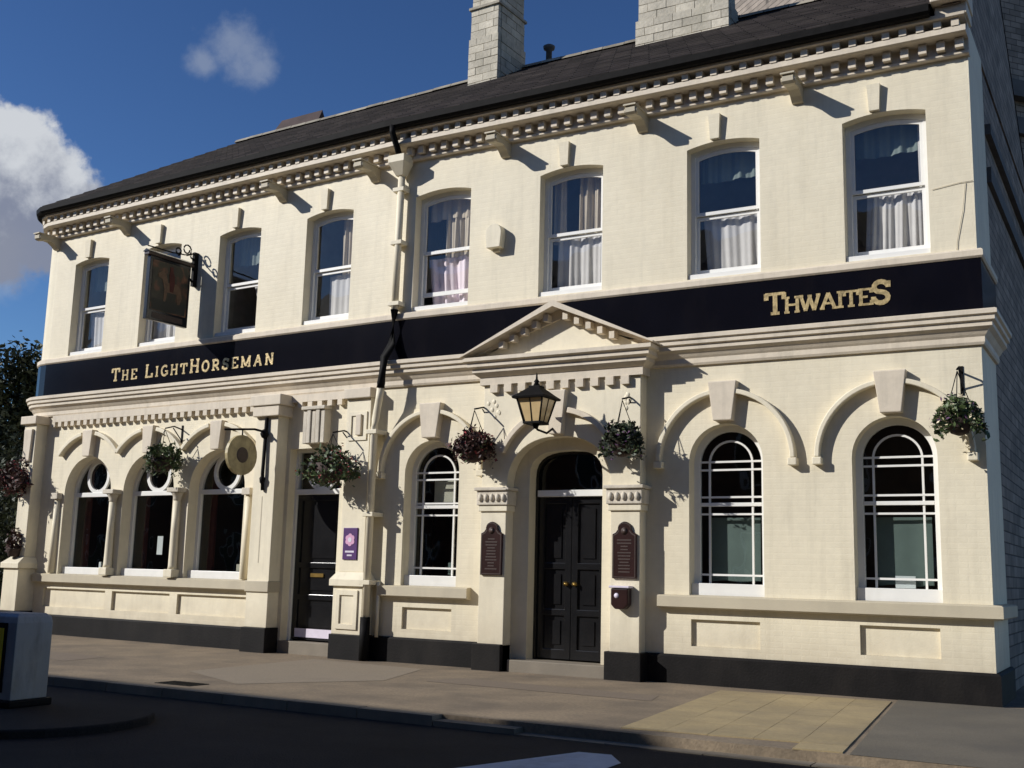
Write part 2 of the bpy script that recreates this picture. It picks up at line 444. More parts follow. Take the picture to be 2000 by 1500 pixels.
S_L = -9.06; CR = .80; S_R = 8.80; RET = 1.4
pl = []
for d in (-7.5,): pl.append(P(S_L - CR, d, 0).xy)
for k in range(7):
    t = R(90 - 15 * k)
    pl.append(P(S_L - CR * math.sin(t), -CR + CR * math.cos(t), 0).xy)
pl += [Vector((0, 0)), Vector((S_R, 0)), Vector((S_R, RET))]


def seg_normals(pts):
    r = []
    for a, b in zip(pts[:-1], pts[1:]):
        t = (b - a).normalized(); r.append(Vector((t.y, -t.x)))
    return r


PATH = mitred(pl, seg_normals(pl))
EAVE_F = [.35, .35, .37, .42, .52, .68, .86, 1.0, 1.0]
PATH_V = [(p, m_ * (EAVE_F[i] if i < 9 else 1)) for i, (p, m_) in enumerate(PATH)]
i_k = 8                                         # index of the bend
PATH_L = PATH[:9]; PATH_R = PATH[8:]


def sub_path(s0, s1):
    pts = [P(s0, 0, 0).xy] + ([Vector((0, 0))] if s0 < 0 < s1 else []) + [P(s1 if s1 else -1e-6, 0, 0).xy]
    return mitred(pts, seg_normals(pts))


def arc(cx, cz, r, a0, a1, n, rz=None):
    rz = rz or r
    return [(cx + r * math.cos(R(a0 + (a1 - a0) * i / n)), cz + rz * math.sin(R(a0 + (a1 - a0) * i / n))) for i in range(n + 1)]


def flat_arc(cx, cz, r, a0, a1, n, rz, e=.74):
    # three-centred looking arch: a superellipse
    o = []
    for i in range(n + 1):
        t = R(a0 + (a1 - a0) * i / n); c, s_ = math.cos(t), math.sin(t)
        o.append((cx + r * math.copysign(abs(c) ** e, c) if abs(c) > 1e-9 else cx, cz + rz * abs(s_) ** e if abs(s_) > 1e-9 else cz))
    return o


ASP = 2.78


def seg_top(x0, x1, z0, zs, rise, n=10):
    # opening with a segmental head, counter-clockwise
    w = (x1 - x0) / 2; c = (x0 + x1) / 2; rr = (w * w + rise * rise) / (2 * rise); a = math.degrees(math.asin(w / rr))
    return [(x0, z0), (x1, z0)] + arc(c, zs + rise - rr, rr, 90 - a, 90 + a, n)


def round_top(cx, hw, z0, zs, n=20):
    return [(cx - hw, z0), (cx + hw, z0)] + arc(cx, zs, hw, 0, 180, n)


def rect(x0, x1, z0, z1): return [(x0, z0), (x1, z0), (x1, z1), (x0, z1)]


# ------------------------------------------------------------------ ground
g = MB().add([(-600, -600, -.30), (600, -600, -.30), (600, 600, -.30), (-600, 600, -.30)], [(0, 1, 2, 3)]).build('ground', m_earth); tag(g, kind='structure')
road = MB().box(-120, 120, -17.0, -5.02, -.29, -.095).build('road', m_asph); tag(road, kind='structure')
pv = MB()
pv.box(-60, 40, -4.84, 30, -.29, 0.0)
pave = pv.build('pavement', m_pave); tag(pave, kind='structure')
far_pave = MB().box(-120, 120, -18.6, -17.0, -.29, 0).build('far_pavement', m_tarm); tag(far_pave, kind='structure')
# grey tarmac at the right of the crossing, laid 4 mm proud
tp = MB().add([(7.70, -.06, .0035), (13, -.06, .0035), (13, -4.84, .0035), (8.24, -4.84, .0035)], [(0, 3, 2, 1)])
tarm = tp.build('tarmac_footway', m_tarm); tag(tarm, kind='structure')
pt = MB().add([(-.9, -.5, .003), (1.3, -.75, .003), (1.9, -2.5, .003), (.9, -4.1, .003), (-.7, -3.3, .003)], [(0, 4, 3, 2, 1)]).build('pavement_repair', m_tarm2); tag(pt, kind='structure')
pt = MB().add([(-7.5, -2.2, .003), (-3.2, -2.5, .003), (-3.0, -3.4, .003), (-7.2, -3.2, .003)], [(0, 3, 2, 1)]).build('pavement_repair', m_tarm3); tag(pt, kind='structure')
pt = MB().add([(2.4, -1.5, .003), (5.3, -1.7, .003), (5.45, -2.3, .003), (2.3, -2.2, .003)], [(0, 3, 2, 1)]).build('pavement_repair', m_tarm3); tag(pt, kind='structure')
# buff paving in front of the right hand bay
pp = link('paving_patch', None); tag(pp, kind='structure')
slab = MB().box(-.2005, .2005, -.2005, .2005, .001, .012).mesh('paving_slab', m_buff)
PU, PV = Vector((.994, .11, 0)), Vector((.11, -.994, 0))
for j in range(11):
    for i in range(5):
        q_ = Vector((5.90, -.78, 0)) + PU * (.405 * i) + PV * (.405 * j)
        if q_.y < -4.64: continue
        link('paving_slab', slab, pp, (q_.x, q_.y, random.uniform(-.0012, .0012)), math.atan2(PU.y, PU.x) + random.uniform(-.003, .003))
# kerb: stones one by one, dropped at the crossing
kerb = link('kerb', None); tag(kerb, kind='structure')
ks = MB().box(-.452, .452, -.09, .09, -.16, 0.004).mesh('kerb_stone', m_kerb)
for k in range(46):
    x = -30 + .915 * k
    drop = 0
    if 4.9 < x < 8.6: drop = -.09
    elif 4.0 < x <= 4.9 or 8.6 <= x < 9.4: drop = -.045
    link('kerb_stone', ks, kerb, (x, -4.93, drop + random.uniform(-.003, .003)), random.uniform(-.004, .004))
# traffic island with its nose towards the right
isl = [(-6, -6.15), (-6, -8.3), (1.3, -8.3)] + [(1.45 + .9 * math.cos(R(a)), -7.22 + 1.07 * math.sin(R(a))) for a in range(-80, 81, 16)] + [(1.3, -6.15)]
mb = MB(); n = len(isl)
mb.add([(x, y, -.15) for x, y in isl] + [(x, y, -.02) for x, y in isl], [tuple(range(n, 2 * n))] + [(i, (i + 1) % n, n + (i + 1) % n, n + i) for i in range(n)])
island = mb.build('traffic_island', m_asph, bevel=.02); tag(island, kind='structure')
# a stub of white paint on the road, and a patch of gutter drain
mk = MB().add([(5.72, -7.0, -.091), (6.72, -7.0, -.091), (6.68, -5.86, -.091), (6.44, -5.52, -.091), (6.16, -5.56, -.091)], [(0, 1, 2, 3, 4)])
rm = mk.build('road_marking', m_road); tag(rm, kind='structure')
dr = thing('drain_grate', 'dark iron drain cover in the pavement near the kerb', 'drain cover', (.42, -4.50, .001))
MB().box(-.28, .28, -.16, .16, .0, .006).build('frame', m_iron, dr)
for i in range(7): MB().box(-.25 + .075 * i, -.22 + .075 * i, -.13, .13, .006, .010).build('bar', m_iron, dr)

# ------------------------------------------------------------------ the pub
pub = thing('pub_building', 'two storey cream painted corner pub with navy sign fascia and slate roof', 'pub')
A = -BEND


def part(mbx, name, m_, s=1, bevel=0, parent=None, loc=(0, 0, 0)):
    return mbx.build(name, m_, parent or pub, loc, (rz_of(s) if parent is None else 0), bevel)


# openings ------------------------------------------------------------
UW = [(-7.92, 1), (-5.80, 2), (-3.70, 3), (-1.53, 4), (.85, 5), (3.16, 6), (5.54, 7), (7.73, 8)]
UZ0, UZS, URISE, UHW = 5.50, 7.41, .07, .53


def up_open(c): return seg_top(c - UHW, c + UHW, UZ0, UZS, URISE)


BAY = [-7.44, -5.68, -3.87]                      # three arched bar windows
ARW = [(.825, .505, 2.885), (5.55, .515, 2.93), (7.73, .515, 2.93)]     # small arched windows
BAY_PAN = [(-8.53, -6.66), (-6.46, -4.88), (-4.68, -2.86)]
R_PAN = [(.37, 1.27, .50, .83), (5.06, 6.0, .49, .84), (7.26, 8.2, .50, .86)]
D1 = (-2.14, -1.0)                               # left hand door
DM = (2.56, 3.74)                                # main door

wl = MB()
holes = [up_open(c) for c, i in UW if c < 0]
holes += [round_top(c, .70, 1.13, 2.72) for c in BAY]
holes += [rect(a, b, .52, .87) for a, b in BAY_PAN]
outl = [(S_L, .0), (D1[0], .0), (D1[0], 3.36), (D1[1], 3.36), (D1[1], .0), (0, 0), (0, 8.56), (S_L, 8.56)]
wl.prism([outl] + holes, 0, .34)
part(wl, 'wall', m_wall, -1)
wr = MB()
holes = [up_open(c) for c, i in UW if c > 0] + [round_top(c, hw, 1.13, zs) for c, hw, zs in ARW] + [rect(a, b, c, d) for a, b, c, d in R_PAN]
door_in = [(DM[0], 0)] + flat_arc((DM[0] + DM[1]) / 2, ASP, (DM[1] - DM[0]) / 2, 180, 0, 14, .385) + [(DM[1], 0)]
outl = [(0, 0)] + door_in + [(S_R, 0), (S_R, 8.56), (0, 8.56)]
wr.prism([outl] + holes, 0, .34)
part(wr, 'wall', m_wall, 1)
# side returns: a rounded corner at the left and a square one at the right
MB().sweep(PATH[:8], [(0, 0), (0, 8.56), (-.3, 8.56), (-.3, 0)]).build('side_wall', m_wall, pub)
MB().box(S_R - .30, S_R, .345, RET, 0, 8.56).build('side_wall', m_wall, pub)
MB().box(8.5, S_R - .03, RET + .001, 8.0, 0, 8.56).build('rear_wall', m_dkbrick, pub)
MB().box(S_R - .04, S_R + .03, RET + .3, 8.0, 6.9, 7.12).build('string_course', m_dkband, pub)
MB().box(S_R - .04, S_R + .05, RET + .3, 8.0, 7.6, 7.75).build('string_course', m_dkband, pub)
MB().box(-9.6, 8.49, 7.7, 8.0, 0, 8.56).build('rear_wall', m_wall, pub)
# dark rooms behind the glass
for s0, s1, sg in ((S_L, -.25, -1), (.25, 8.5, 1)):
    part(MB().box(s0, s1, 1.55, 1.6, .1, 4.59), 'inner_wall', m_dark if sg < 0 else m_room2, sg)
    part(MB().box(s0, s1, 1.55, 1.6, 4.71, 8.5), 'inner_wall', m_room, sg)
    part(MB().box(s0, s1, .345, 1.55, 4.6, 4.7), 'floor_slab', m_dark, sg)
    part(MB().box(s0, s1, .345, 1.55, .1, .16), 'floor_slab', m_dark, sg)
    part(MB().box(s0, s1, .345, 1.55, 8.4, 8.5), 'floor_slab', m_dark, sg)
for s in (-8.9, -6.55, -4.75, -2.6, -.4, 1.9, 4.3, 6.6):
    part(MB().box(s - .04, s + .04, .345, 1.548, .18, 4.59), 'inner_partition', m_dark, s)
    part(MB().box(s - .04, s + .04, .345, 1.548, 4.71, 8.38), 'inner_partition', m_room, s)
# recessed panels under the sills
for a, b in BAY_PAN: part(MB().box(a + .001, b - .001, .05, .12, .521, .869), 'wall_panel', m_render, -1)
for a, b, c, d in R_PAN: part(MB().box(a + .001, b - .001, .05, .12, c + .001, d - .001), 'wall_panel', m_render, 1)


def sweep_pub(name, prof, m_, path=None, bevel=0): return MB().sweep(path or PATH, prof).build(name, m_, pub, bevel=bevel)


# plinth in stretches between the doors
plin = [(-.05, -.02), (.055, -.02), (.055, .345), (.03, .375), (-.05, .375)]
for a, b in ((S_L, -2.72), (-.98, -.78), (-.26, 1.86), (4.42, S_R)):
    if a == S_L: pth = PATH[:8] + sub_path(a, b)[1:]
    elif b == S_R: pth = sub_path(a, b)[:1] + PATH[9:]
    else: pth = sub_path(a, b)
    sweep_pub('plinth', plin, m_plinth, pth)
# sill courses
sillp = [(-.05, .97), (.10, .985), (.12, 1.0), (.12, 1.135), (.10, 1.148), (-.05, 1.16)]
sweep_pub('sill_course', sillp, m_sill, sub_path(-8.75, -2.72))
sweep_pub('sill_course', sillp, m_sill, sub_path(-.02, 1.60))
sweep_pub('sill_course', sillp, m_sill, sub_path(4.62, S_R)[:1] + PATH[9:])
# ledge over the ground floor
ledge = [(-.05, 4.27), (.035, 4.27), (.05, 4.30), (.05, 4.365), (.07, 4.39), (.10, 4.44), (.15, 4.475), (.15, 4.53), (.185, 4.545), (.185, 4.60), (.215, 4.615), (.215, 4.665), (.19, 4.68), (-.05, 4.71)]
sweep_pub('ledge', ledge, m_trim)
# sign fascia, one board each side of the bend
fas = [(-.02, 4.705), (.045, 4.685), (.045, 5.355), (-.02, 5.355)]
fas_l = MB().sweep(PATH_L, fas).build('fascia_board', m_fascia, pub)
fas_r = MB().sweep(PATH_R, fas).build('fascia_board', m_fascia, pub)
sweep_pub('string_course', [(-.05, 5.357), (.055, 5.357), (.075, 5.38), (.075, 5.45), (.05, 5.475), (-.05, 5.498)], m_trim)
# main cornice
corn = [(-.05, 8.03), (.07, 8.03), (.085, 8.045), (.085, 8.075), (.06, 8.085), (.06, 8.232), (.27, 8.236), (.30, 8.25), (.30, 8.325), (.12, 8.335), (.12, 8.425), (.345, 8.43), (.36, 8.44), (.365, 8.475), (.34, 8.50), (-.05, 8.575)]
PATH_E = PATH_V[:9] + [(Vector((S_R + .02, 0)), Vector((0, -1)))]
cornice = sweep_pub('cornice', corn, m_trim, PATH_E)
dent_u = MB().box(-.046, .046, -.312, -.11, 8.328, 8.428).mesh('dentil', m_trim)
dent_l = MB().box(-.05, .05, -.165, -.055, 8.10, 8.225).mesh('dentil', m_trim)


def run_dentils(me, s0, s1, step, parent, skip=()):
    n_ = int(round((s1 - s0) / step))
    for i in range(n_ + 1):
        s = s0 + (s1 - s0) * i / n_
        if any(a < s < b for a, b in skip): continue
        link('dentil', me, parent, P(s, 0, 0) + Vector((0, 0, random.uniform(-.002, .002))), rz_of(s))


run_dentils(dent_u, -9.05, -.18, .212, cornice); run_dentils(dent_u, .22, 8.70, .212, cornice)
run_dentils(dent_l, -9.05, -.20, .222, cornice); run_dentils(dent_l, .26, 8.72, .222, cornice)
for k in range(1, 5):
    t = R(15 * k); a = A - t; f_ = EAVE_F[7 - k]
    for me, d_ in ((dent_u, .30), (dent_l, .08)):
        c = P(S_L, -CR, 0); r_ = CR - (1 - f_) * d_
        link('dentil', me, cornice, c + Vector((r_ * math.sin(a), -r_ * math.cos(a), 0)), a)
# scroll corbels under the cornice
cp = [(0, 8.028), (.49, 8.028), (.515, 7.995), (.51, 7.935), (.47, 7.905), (.41, 7.905), (.32, 7.93), (.22, 7.925), (.12, 7.87), (.05, 7.81), (0, 7.80)]
mb = MB()
mb.loft([[(x, -d, z) for d, z in cp] for x in (-.075, .075)], True, False)
for x in (-.075, .075): mb.add([(x, -d, z) for d, z in cp], [tuple(range(len(cp)))])
mb.box(-.095, .095, -.535, -.02, 8.0275, 8.05)
for x in (-.085, .085):
    mb.loft([[(x + e, -.455 - .045 * math.cos(R(a)), 7.962 + .045 * math.sin(R(a))) for a in range(0, 360, 30)] for e in (-.012, .012)], True, True)
corb = mb.mesh('corbel', m_sill)
for s in (-9.10, -6.86, -2.64, -.52, 2.02, 4.34, 6.62): link('corbel', corb, pub, P(s, 0, 0), rz_of(s))
# keystones over the upper windows
key = MB().add([(-.065, -.062, 7.50), (.065, -.062, 7.50), (.085, -.075, 7.86), (-.085, -.075, 7.86), (-.065, .02, 7.50), (.065, .02, 7.50), (.085, .02, 7.86), (-.085, .02, 7.86)],
               [(0, 1, 2, 3), (4, 7, 6, 5), (0, 4, 5, 1), (1, 5, 6, 2), (2, 6, 7, 3), (3, 7, 4, 0)]).mesh('keystone', m_wall)
for c, i in UW:
    if i != 5: link('keystone', key, pub, P(c - .10, 0, 0), rz_of(c))

MB().tube([(8.30, -.012, 6.32), (8.62, -.012, 6.36), (8.79, -.012, 6.36)], .004, 5).build('cable', m_sill, pub)
MB().tube([(8.70, -.012, 6.35), (8.66, -.012, 6.0), (8.58, -.012, 5.62), (8.57, -.012, 5.49)], .004, 5).build('cable', m_sill, pub)
# windows --------------------------------------------------------------
def curtain_mesh(x0, x1, z0, z1, y, amp, waves, m_, lean=0, seed=0, n=60):
    rnd = random.Random(seed); ph = rnd.random() * 6
    top, bot = [], []
    for i in range(n + 1):
        u = i / n; w_ = amp * (math.sin(u * waves * 6.28 + ph) + .5 * math.sin(u * waves * 15 + ph * 2) + .4 * math.sin(u * waves * 4.1 + 1))
        top.append((x0 + (x1 - x0) * u, y + w_ * .6, z1)); bot.append((x0 + (x1 - x0) * u + lean * (1 - u), y + w_ * 1.3, z0 + .01 * math.sin(u * 9 + ph)))
    return MB().loft([top, bot], False, False, True)


def pane(mb_, parent, m_=None): return mb_.build('pane', m_ or m_glass, parent)


def upper_window(c, idx):
    loc = P(c, -.05, 0)
    o = up_open(0)
    x = UHW
    inner = seg_top(-x + .065, x - .065, 5.60, UZS - .065, URISE)
    f = MB().prism([o, inner], .115, .20)
    fr = f.build('window', m_white, pub, loc, rz_of(c), bevel=.006)
    MB().box(-x + .004, x - .004, -.02, .115, 5.497, 5.575).build('sill', m_white, fr, bevel=.006)
    ix = x - .066
    op = .16 if idx == 5 else 0.0
    zm = 6.49
    # upper sash in front, lower sash behind
    us = seg_top(-ix, ix, zm - .03, UZS - .067, URISE - .004)
    ui = seg_top(-ix + .045, ix - .045, zm + .02, UZS - .115, URISE - .012)
    sa = MB().prism([us, ui], .125, .155).build('sash', m_white, fr, bevel=.004)
    pane(MB().sheet(ui, .140), sa)
    lz0, lz1 = 5.603 + op, zm - .035 + op
    if idx == 5: lz1 = zm - .12 + op + .0
    lo = rect(-ix, ix, lz0, lz1); li = rect(-ix + .045, ix - .045, lz0 + .07, lz1 - .05)
    sb = MB().prism([lo, li], .160, .19).build('sash', m_white, fr, bevel=.004)
    pane(MB().sheet(li, .175), sb)

    def cur(x0, x1, z0, z1, y, amp, waves, m_, lean=0, seed=idx):
        curtain_mesh(x0, x1, z0, z1, y, amp, waves, m_, lean, seed).build('curtain', m_, fr)
    if idx in (7, 8):
        cur(-.40 if idx == 7 else -.30, .47, 5.6, 6.46, .27, .016 if idx == 7 else .024, 3.2 if idx == 7 else 4.4, m_curt, lean=.06 if idx == 7 else -.05)
        cur(.36, .47, 6.4, 7.42, .30, .02, 1.5, m_curt)
        cur(-.46, .46, 7.02, 7.46, .36, .015, 4, m_blind)
    elif idx == 6:
        cur(-.36, .46, 5.6, 6.46, .27, .02, 3.4, m_curt); cur(-.02, .47, 6.4, 7.45, .31, .03, 3.4, m_curt2); cur(-.46, -.26, 6.4, 7.45, .31, .02, 1.6, m_curt2)
    elif idx == 5:
        cur(-.44, .47, 5.6, 6.42, .28, .03, 3, m_curt3, lean=.1); cur(-.16, .47, 6.40, 7.18, .31, .03, 3.2, m_curt2); cur(-.46, .46, 7.08, 7.46, .30, .02, 4, m_curt2)
    elif idx == 4:
        cur(-.22, .46, 5.6, 6.40, .27, .012, 2.2, m_curt); cur(-.02, .47, 6.4, 7.45, .31, .03, 2.6, m_curt2)
    elif idx == 3:
        cur(.10, .47, 5.6, 6.46, .27, .02, 1.8, m_curt, lean=.3); cur(-.46, .46, 6.9, 7.46, .36, .015, 4, m_blind)
    elif idx == 2:
        cur(-.46, .46, 5.6, 6.46, .27, .02, 4, m_curt)
    elif idx == 1:
        cur(-.34, .44, 5.6, 6.42, .27, .014, 2.6, m_curt, lean=.08); cur(-.46, .46, 6.9, 7.46, .36, .015, 4, m_blind)
    return fr


for c, i in UW: upper_window(c, i)


def strip_path(pts, w, closed=False):
    # thick polyline in (x, z) as left and right rails
    n_ = len(pts); le, ri = [], []
    for i, p in enumerate(pts):
        a = Vector(pts[i - 1] if i or closed else p); b = Vector(pts[(i + 1) % n_] if i < n_ - 1 or closed else p)
        p = Vector(p)
        t1 = (p - a).normalized() if (p - a).length > 1e-9 else (b - p).normalized(); t2 = (b - p).normalized() if (b - p).length > 1e-9 else t1
        n1 = Vector((-t1.y, t1.x)); n2 = Vector((-t2.y, t2.x)); m_ = (n1 + n2) / max(.4, 1 + n1.dot(n2))
        le.append(p + m_ * w / 2); ri.append(p - m_ * w / 2)
    return le, ri


def bar(mb_, pts, w, y0, y1, closed=False):
    le, ri = strip_path(pts, w, closed)
    rings = [[(a.x, y0, a.y), (b.x, y0, b.y), (b.x, y1, b.y), (a.x, y1, a.y)] for a, b in zip(le, ri)]
    if closed: rings.append(rings[0])
    return mb_.loft(rings, True, not closed)


def arch_window(c, hw, zs, idx):
    loc = P(c, 0, 0); gw = hw; rv = .20
    fr = MB().prism([round_top(0, gw + .01, 1.14, zs), round_top(0, gw - .085, 1.31, zs)], rv, rv + .07).build('window', m_white, pub, loc, rz_of(c), bevel=.005)
    MB().box(-gw + .004, gw - .004, .085, rv - .001, 1.15, 1.315).build('sill', m_white, fr, bevel=.006)
    iw = gw - .087
    pane(MB().sheet(round_top(0, iw, 1.31, zs), rv + .040), fr, m_glassd)
    mw = hw - .215
    mb_ = MB(); y0, y1 = rv + .016, rv + .038
    bar(mb_, [(-mw, 1.30), (-mw, zs)] + arc(0, zs, mw, 180, 0, 18) + [(mw, 1.30)], .026, y0, y1)
    mb_.build('glazing_bar', m_white, fr)
    for z, th in ((zs + .02, .026), (zs - .09, .026), (zs - .46, .026), (2.24, .026), (1.43, .026)):
        mb_ = MB().box(-iw, iw, y0 - .004, y1 - .001, z - th / 2, z + th / 2); mb_.build('glazing_bar', m_white, fr)
    MB().box(-iw, iw, y0 - .014, y1 - .002, 2.345, 2.395).build('meeting_rail', m_white, fr, bevel=.004)
    if idx:
        curtain_mesh(-iw + .07 if idx == 1 else -iw + .09, iw - .06, 1.35, 2.20, .34, .004, 1, m_blind).build('blind', m_blind, fr)
        if idx == 2: MB().box(-.08, .16, .27, .29, 1.32, 1.47).build('notice_card', m_paper, fr)
    else:
        MB().box(-.20, .18, .40, .42, 2.46, 2.80).build('pane_reflection', m_sand, fr)  # pale card standing in for a reflection in the upper sash
        MB().box(.18, .27, .28, .30, 1.34, 1.52).build('notice_card', m_blind, fr)
    return fr


for k, (c, hw, zs) in enumerate(ARW): arch_window(c, hw, zs, k)


def bay_window(c, idx):
    loc = P(c, -.03, 0); hw = .70; gw = hw; zs = 2.72
    fr = MB().prism([round_top(0, gw + .01, 1.14, zs), round_top(0, gw - .07, 1.27, zs)], .19, .26).build('window', m_white, pub, loc, rz_of(c), bevel=.005)
    MB().box(-gw + .004, gw - .004, .06, .189, 1.15, 1.29).build('sill', m_white, fr, bevel=.006)
    iw = gw - .071
    MB().box(-iw, iw, .185, .235, 2.65, 2.735).build('transom', m_white, fr, bevel=.005)
    mb_ = MB(); ang = [(0 + .30 * math.cos(R(a)), 3.045 + .30 * math.sin(R(a))) for a in range(0, 360, 12)]
    bar(mb_, ang, .075, .195, .235, True); mb_.build('tracery_ring', m_white, fr)
    pane(MB().sheet(round_top(0, iw, 1.27, zs), .245), fr, m_glassd)
    for x_, w_ in ((-.60, .16), (.44, .16)): curtain_mesh(x_, x_ + w_, 1.30, 3.2, .42, .02, 1.6, m_redc, 0, idx).build('curtain', m_redc, fr)
    if idx == 1: MB().box(.02, .17, .262, .266, 1.56, 1.90).build('notice_card', m_paper, fr)
    if idx == 2: MB().box(.12, .50, .45, .60, 1.30, 1.42).build('window_box', m_sand, fr)
    if idx == 0: MB().box(.10, .16, .30, .34, 1.29, 1.40).build('ornament', m_paper, fr)
    # hood mould, cut where neighbours meet
    for r0, r1 in ((1.115, 1.19),):
        pts = [p for p in arc(0, zs, (r0 + r1) / 2, 35, 145, 22)]
        lim = .885
        half = [[p for p in pts if .13 < p[0] < lim], [p for p in pts if -lim < p[0] < -.13]]
        for h in half: bar(MB(), h, r1 - r0, -.105, .02).build('hood_mould', m_render, pub, P(c, 0, 0), rz_of(c), bevel=.012)
    loc = P(c, 0, 0)
    kk = [(-.105, 3.415), (.105, 3.415), (.15, 3.93), (-.15, 3.93)]
    MB().prism([kk], -.12, .02).build('keystone', m_trim, pub, loc, rz_of(c), bevel=.012)


for k, c in enumerate(BAY): bay_window(c, k)
# columns between the bay windows
for s in (-6.56, -4.775):
    loc = P(s, 0, 0)
    col = MB().lathe([(.085, 1.30), (.075, 1.36), (.066, 2.0), (.062, 2.52)], (0, -.075, 0), 14).build('column', m_render, pub, loc, rz_of(s))
    MB().box(-.11, .11, -.185, .0, 1.16, 1.30).build('base', m_render, col, bevel=.012)
    MB().lathe([(.06, 2.52), (.075, 2.54), (.07, 2.57), (.10, 2.64), (.125, 2.67)], (0, -.075, 0), 14).build('capital', m_sand, col)
    MB().box(-.15, .15, -.21, .0, 2.67, 2.75).build('abacus', m_sand, col, bevel=.01)
# half columns at the two ends
for s in (-8.30, -3.02):
    loc = P(s, 0, 0)
    col = MB().lathe([(.075, 1.165), (.066, 2.0), (.062, 2.60)], (0, -.02, 0), 14).build('column', m_render, pub, loc, rz_of(s))
    MB().box(-.10, .10, -.12, .0, 2.60, 2.72).build('capital', m_sand, col, bevel=.01)


def hood(c, hw, zs, left=True):
    loc = P(c, 0, 0); r0, r1 = .90, .965
    zc = zs + .02
    for sg in (1, -1):
        mb_ = MB(); bar(mb_, [(sg * x, z) for x, z in arc(0, zc, (r0 + r1) / 2, 0, 79, 16)], r1 - r0, -.115, .02)
        mb_.box(sg * .932 - .06, sg * .932 + .06, -.12, .02, zc - .10, zc - .002)
        if c < 2 and sg == -1: pass
        mb_.build('hood_mould', m_render, pub, loc, rz_of(c), bevel=.012)
    kk = [(-.13, zs + hw + .03), (.13, zs + hw + .03), (.20, zs + 1.08), (-.20, zs + 1.08)]
    MB().prism([kk], -.13, .02).build('keystone', m_trim, pub, loc, rz_of(c), bevel=.012)


for c, hw, zs in ARW: hood(c, hw, zs)

# left end pilaster with pedestal
def pilaster(s0, s1, d, z0, z1, ped=None, pd=None, capz=None, black=True):
    sg = (s0 + s1) / 2; loc = P(sg, 0, 0); w = (s1 - s0) / 2
    zb = ped[1] if ped else z0
    pil = MB().box(-w, w, -d, .02, zb, z1).build('pilaster', m_render, pub, loc, rz_of(sg), bevel=.008)
    if ped:
        MB().box(-w - .05, w + .05, -pd, .02, ped[0], ped[1] - .22).build('pedestal', m_render, pil, bevel=.008)
        a_, b_ = w + .05, w + .10
        MB().loft([[(-b_, -pd - .05, ped[1] - .22), (b_, -pd - .05, ped[1] - .22), (b_, .02, ped[1] - .22), (-b_, .02, ped[1] - .22)],
                   [(-b_, -pd - .05, ped[1] - .12), (b_, -pd - .05, ped[1] - .12), (b_, .02, ped[1] - .12), (-b_, .02, ped[1] - .12)],
                   [(-w - .02, -d - .02, ped[1]), (w + .02, -d - .02, ped[1]), (w + .02, .02, ped[1]), (-w - .02, .02, ped[1])]], True, True).build('pedestal_cap', m_render, pil, bevel=.006)
        MB().box(-w - .075, w + .075, -pd - .03, .02, -.02, ped[0]).build('pedestal_base', m_plinth, pil, bevel=.01)
    return pil


pl_a = pilaster(-9.26, -8.88, .25, .40, 4.10, (.42, 1.46), .38)
MB().box(-.25, .25, -.32, .02, 4.10, 4.262).build('capital', m_trim, pl_a, bevel=.012)
MB().prism([[(-.10, 3.35), (.10, 3.35), (.13, 4.0), (-.13, 4.0)]], -.30, -.24).build('console', m_trim, pl_a, bevel=.015)
pl_b = pilaster(-2.72, -2.22, .25, .40, 4.10)
MB().box(-.28, .28, -.30, .02, -.02, .40).build('pedestal_base', m_plinth, pl_b, bevel=.01)
MB().box(-.27, .27, -.28, .02, .975, 1.155).build('pedestal_cap', m_sill, pl_b, bevel=.01)
MB().box(-.28, .33, -.33, .02, 3.90, 4.08).build('capital', m_trim, pl_b, bevel=.015)
MB().box(-.33, .38, -.36, .02, 4.08, 4.262).build('capital', m_trim, pl_b, bevel=.015)
MB().box(-.025, -.005, -.253, -.245, 1.45, 2.55).build('flute_shade', m_sill, pl_b)  # darker strip standing in for the shade line of the panel groove
pl_c = pilaster(-.76, -.26, .19, .38, 4.10, (.38, 1.34), .25)
MB().box(-.28, .28, -.255, .02, 4.10, 4.262).build('capital', m_trim, pl_c, bevel=.012)
MB().prism([rect(-.19, .19, 3.42, 3.88), rect(-.13, .13, 3.48, 3.82)], -.21, -.18).build('panel_frame', m_render, pl_c)
MB().box(-.02, .09, -.235, -.185, 3.5, 3.84).build('console', m_trim, pl_c, bevel=.01)
MB().prism([rect(-.22, .22, .46, 1.06), rect(-.14, .14, .54, .98)], -.275, -.245).build('panel_frame', m_render, pl_c, bevel=.004)
# architrave and dentils over the bar windows and the left door
arch_l = MB().sweep(sub_path(-8.62, -.2), [(-.05, 4.14), (.085, 4.14), (.085, 4.268), (-.05, 4.268)]).build('architrave', m_trim, pub)
dent_s = MB().box(-.05, .05, -.085, .01, 4.045, 4.138).mesh('dentil', m_trim)
run_dentils(dent_s, -8.58, -3.02, .20, arch_l)
run_dentils(dent_s, -1.90, -1.02, .22, arch_l)
# fluted console over the left door
mb = MB()
for i in range(5): mb.box(-.24 + .098 * i, -.155 + .098 * i, -.16 - (.02 if i % 2 else 0), .02, 3.42, 3.98)
mb.box(-.26, .26, -.20, .02, 3.98, 4.04)
mb.build('keystone', m_sand, pub, P(-1.50, 0, 0), A, bevel=.012)

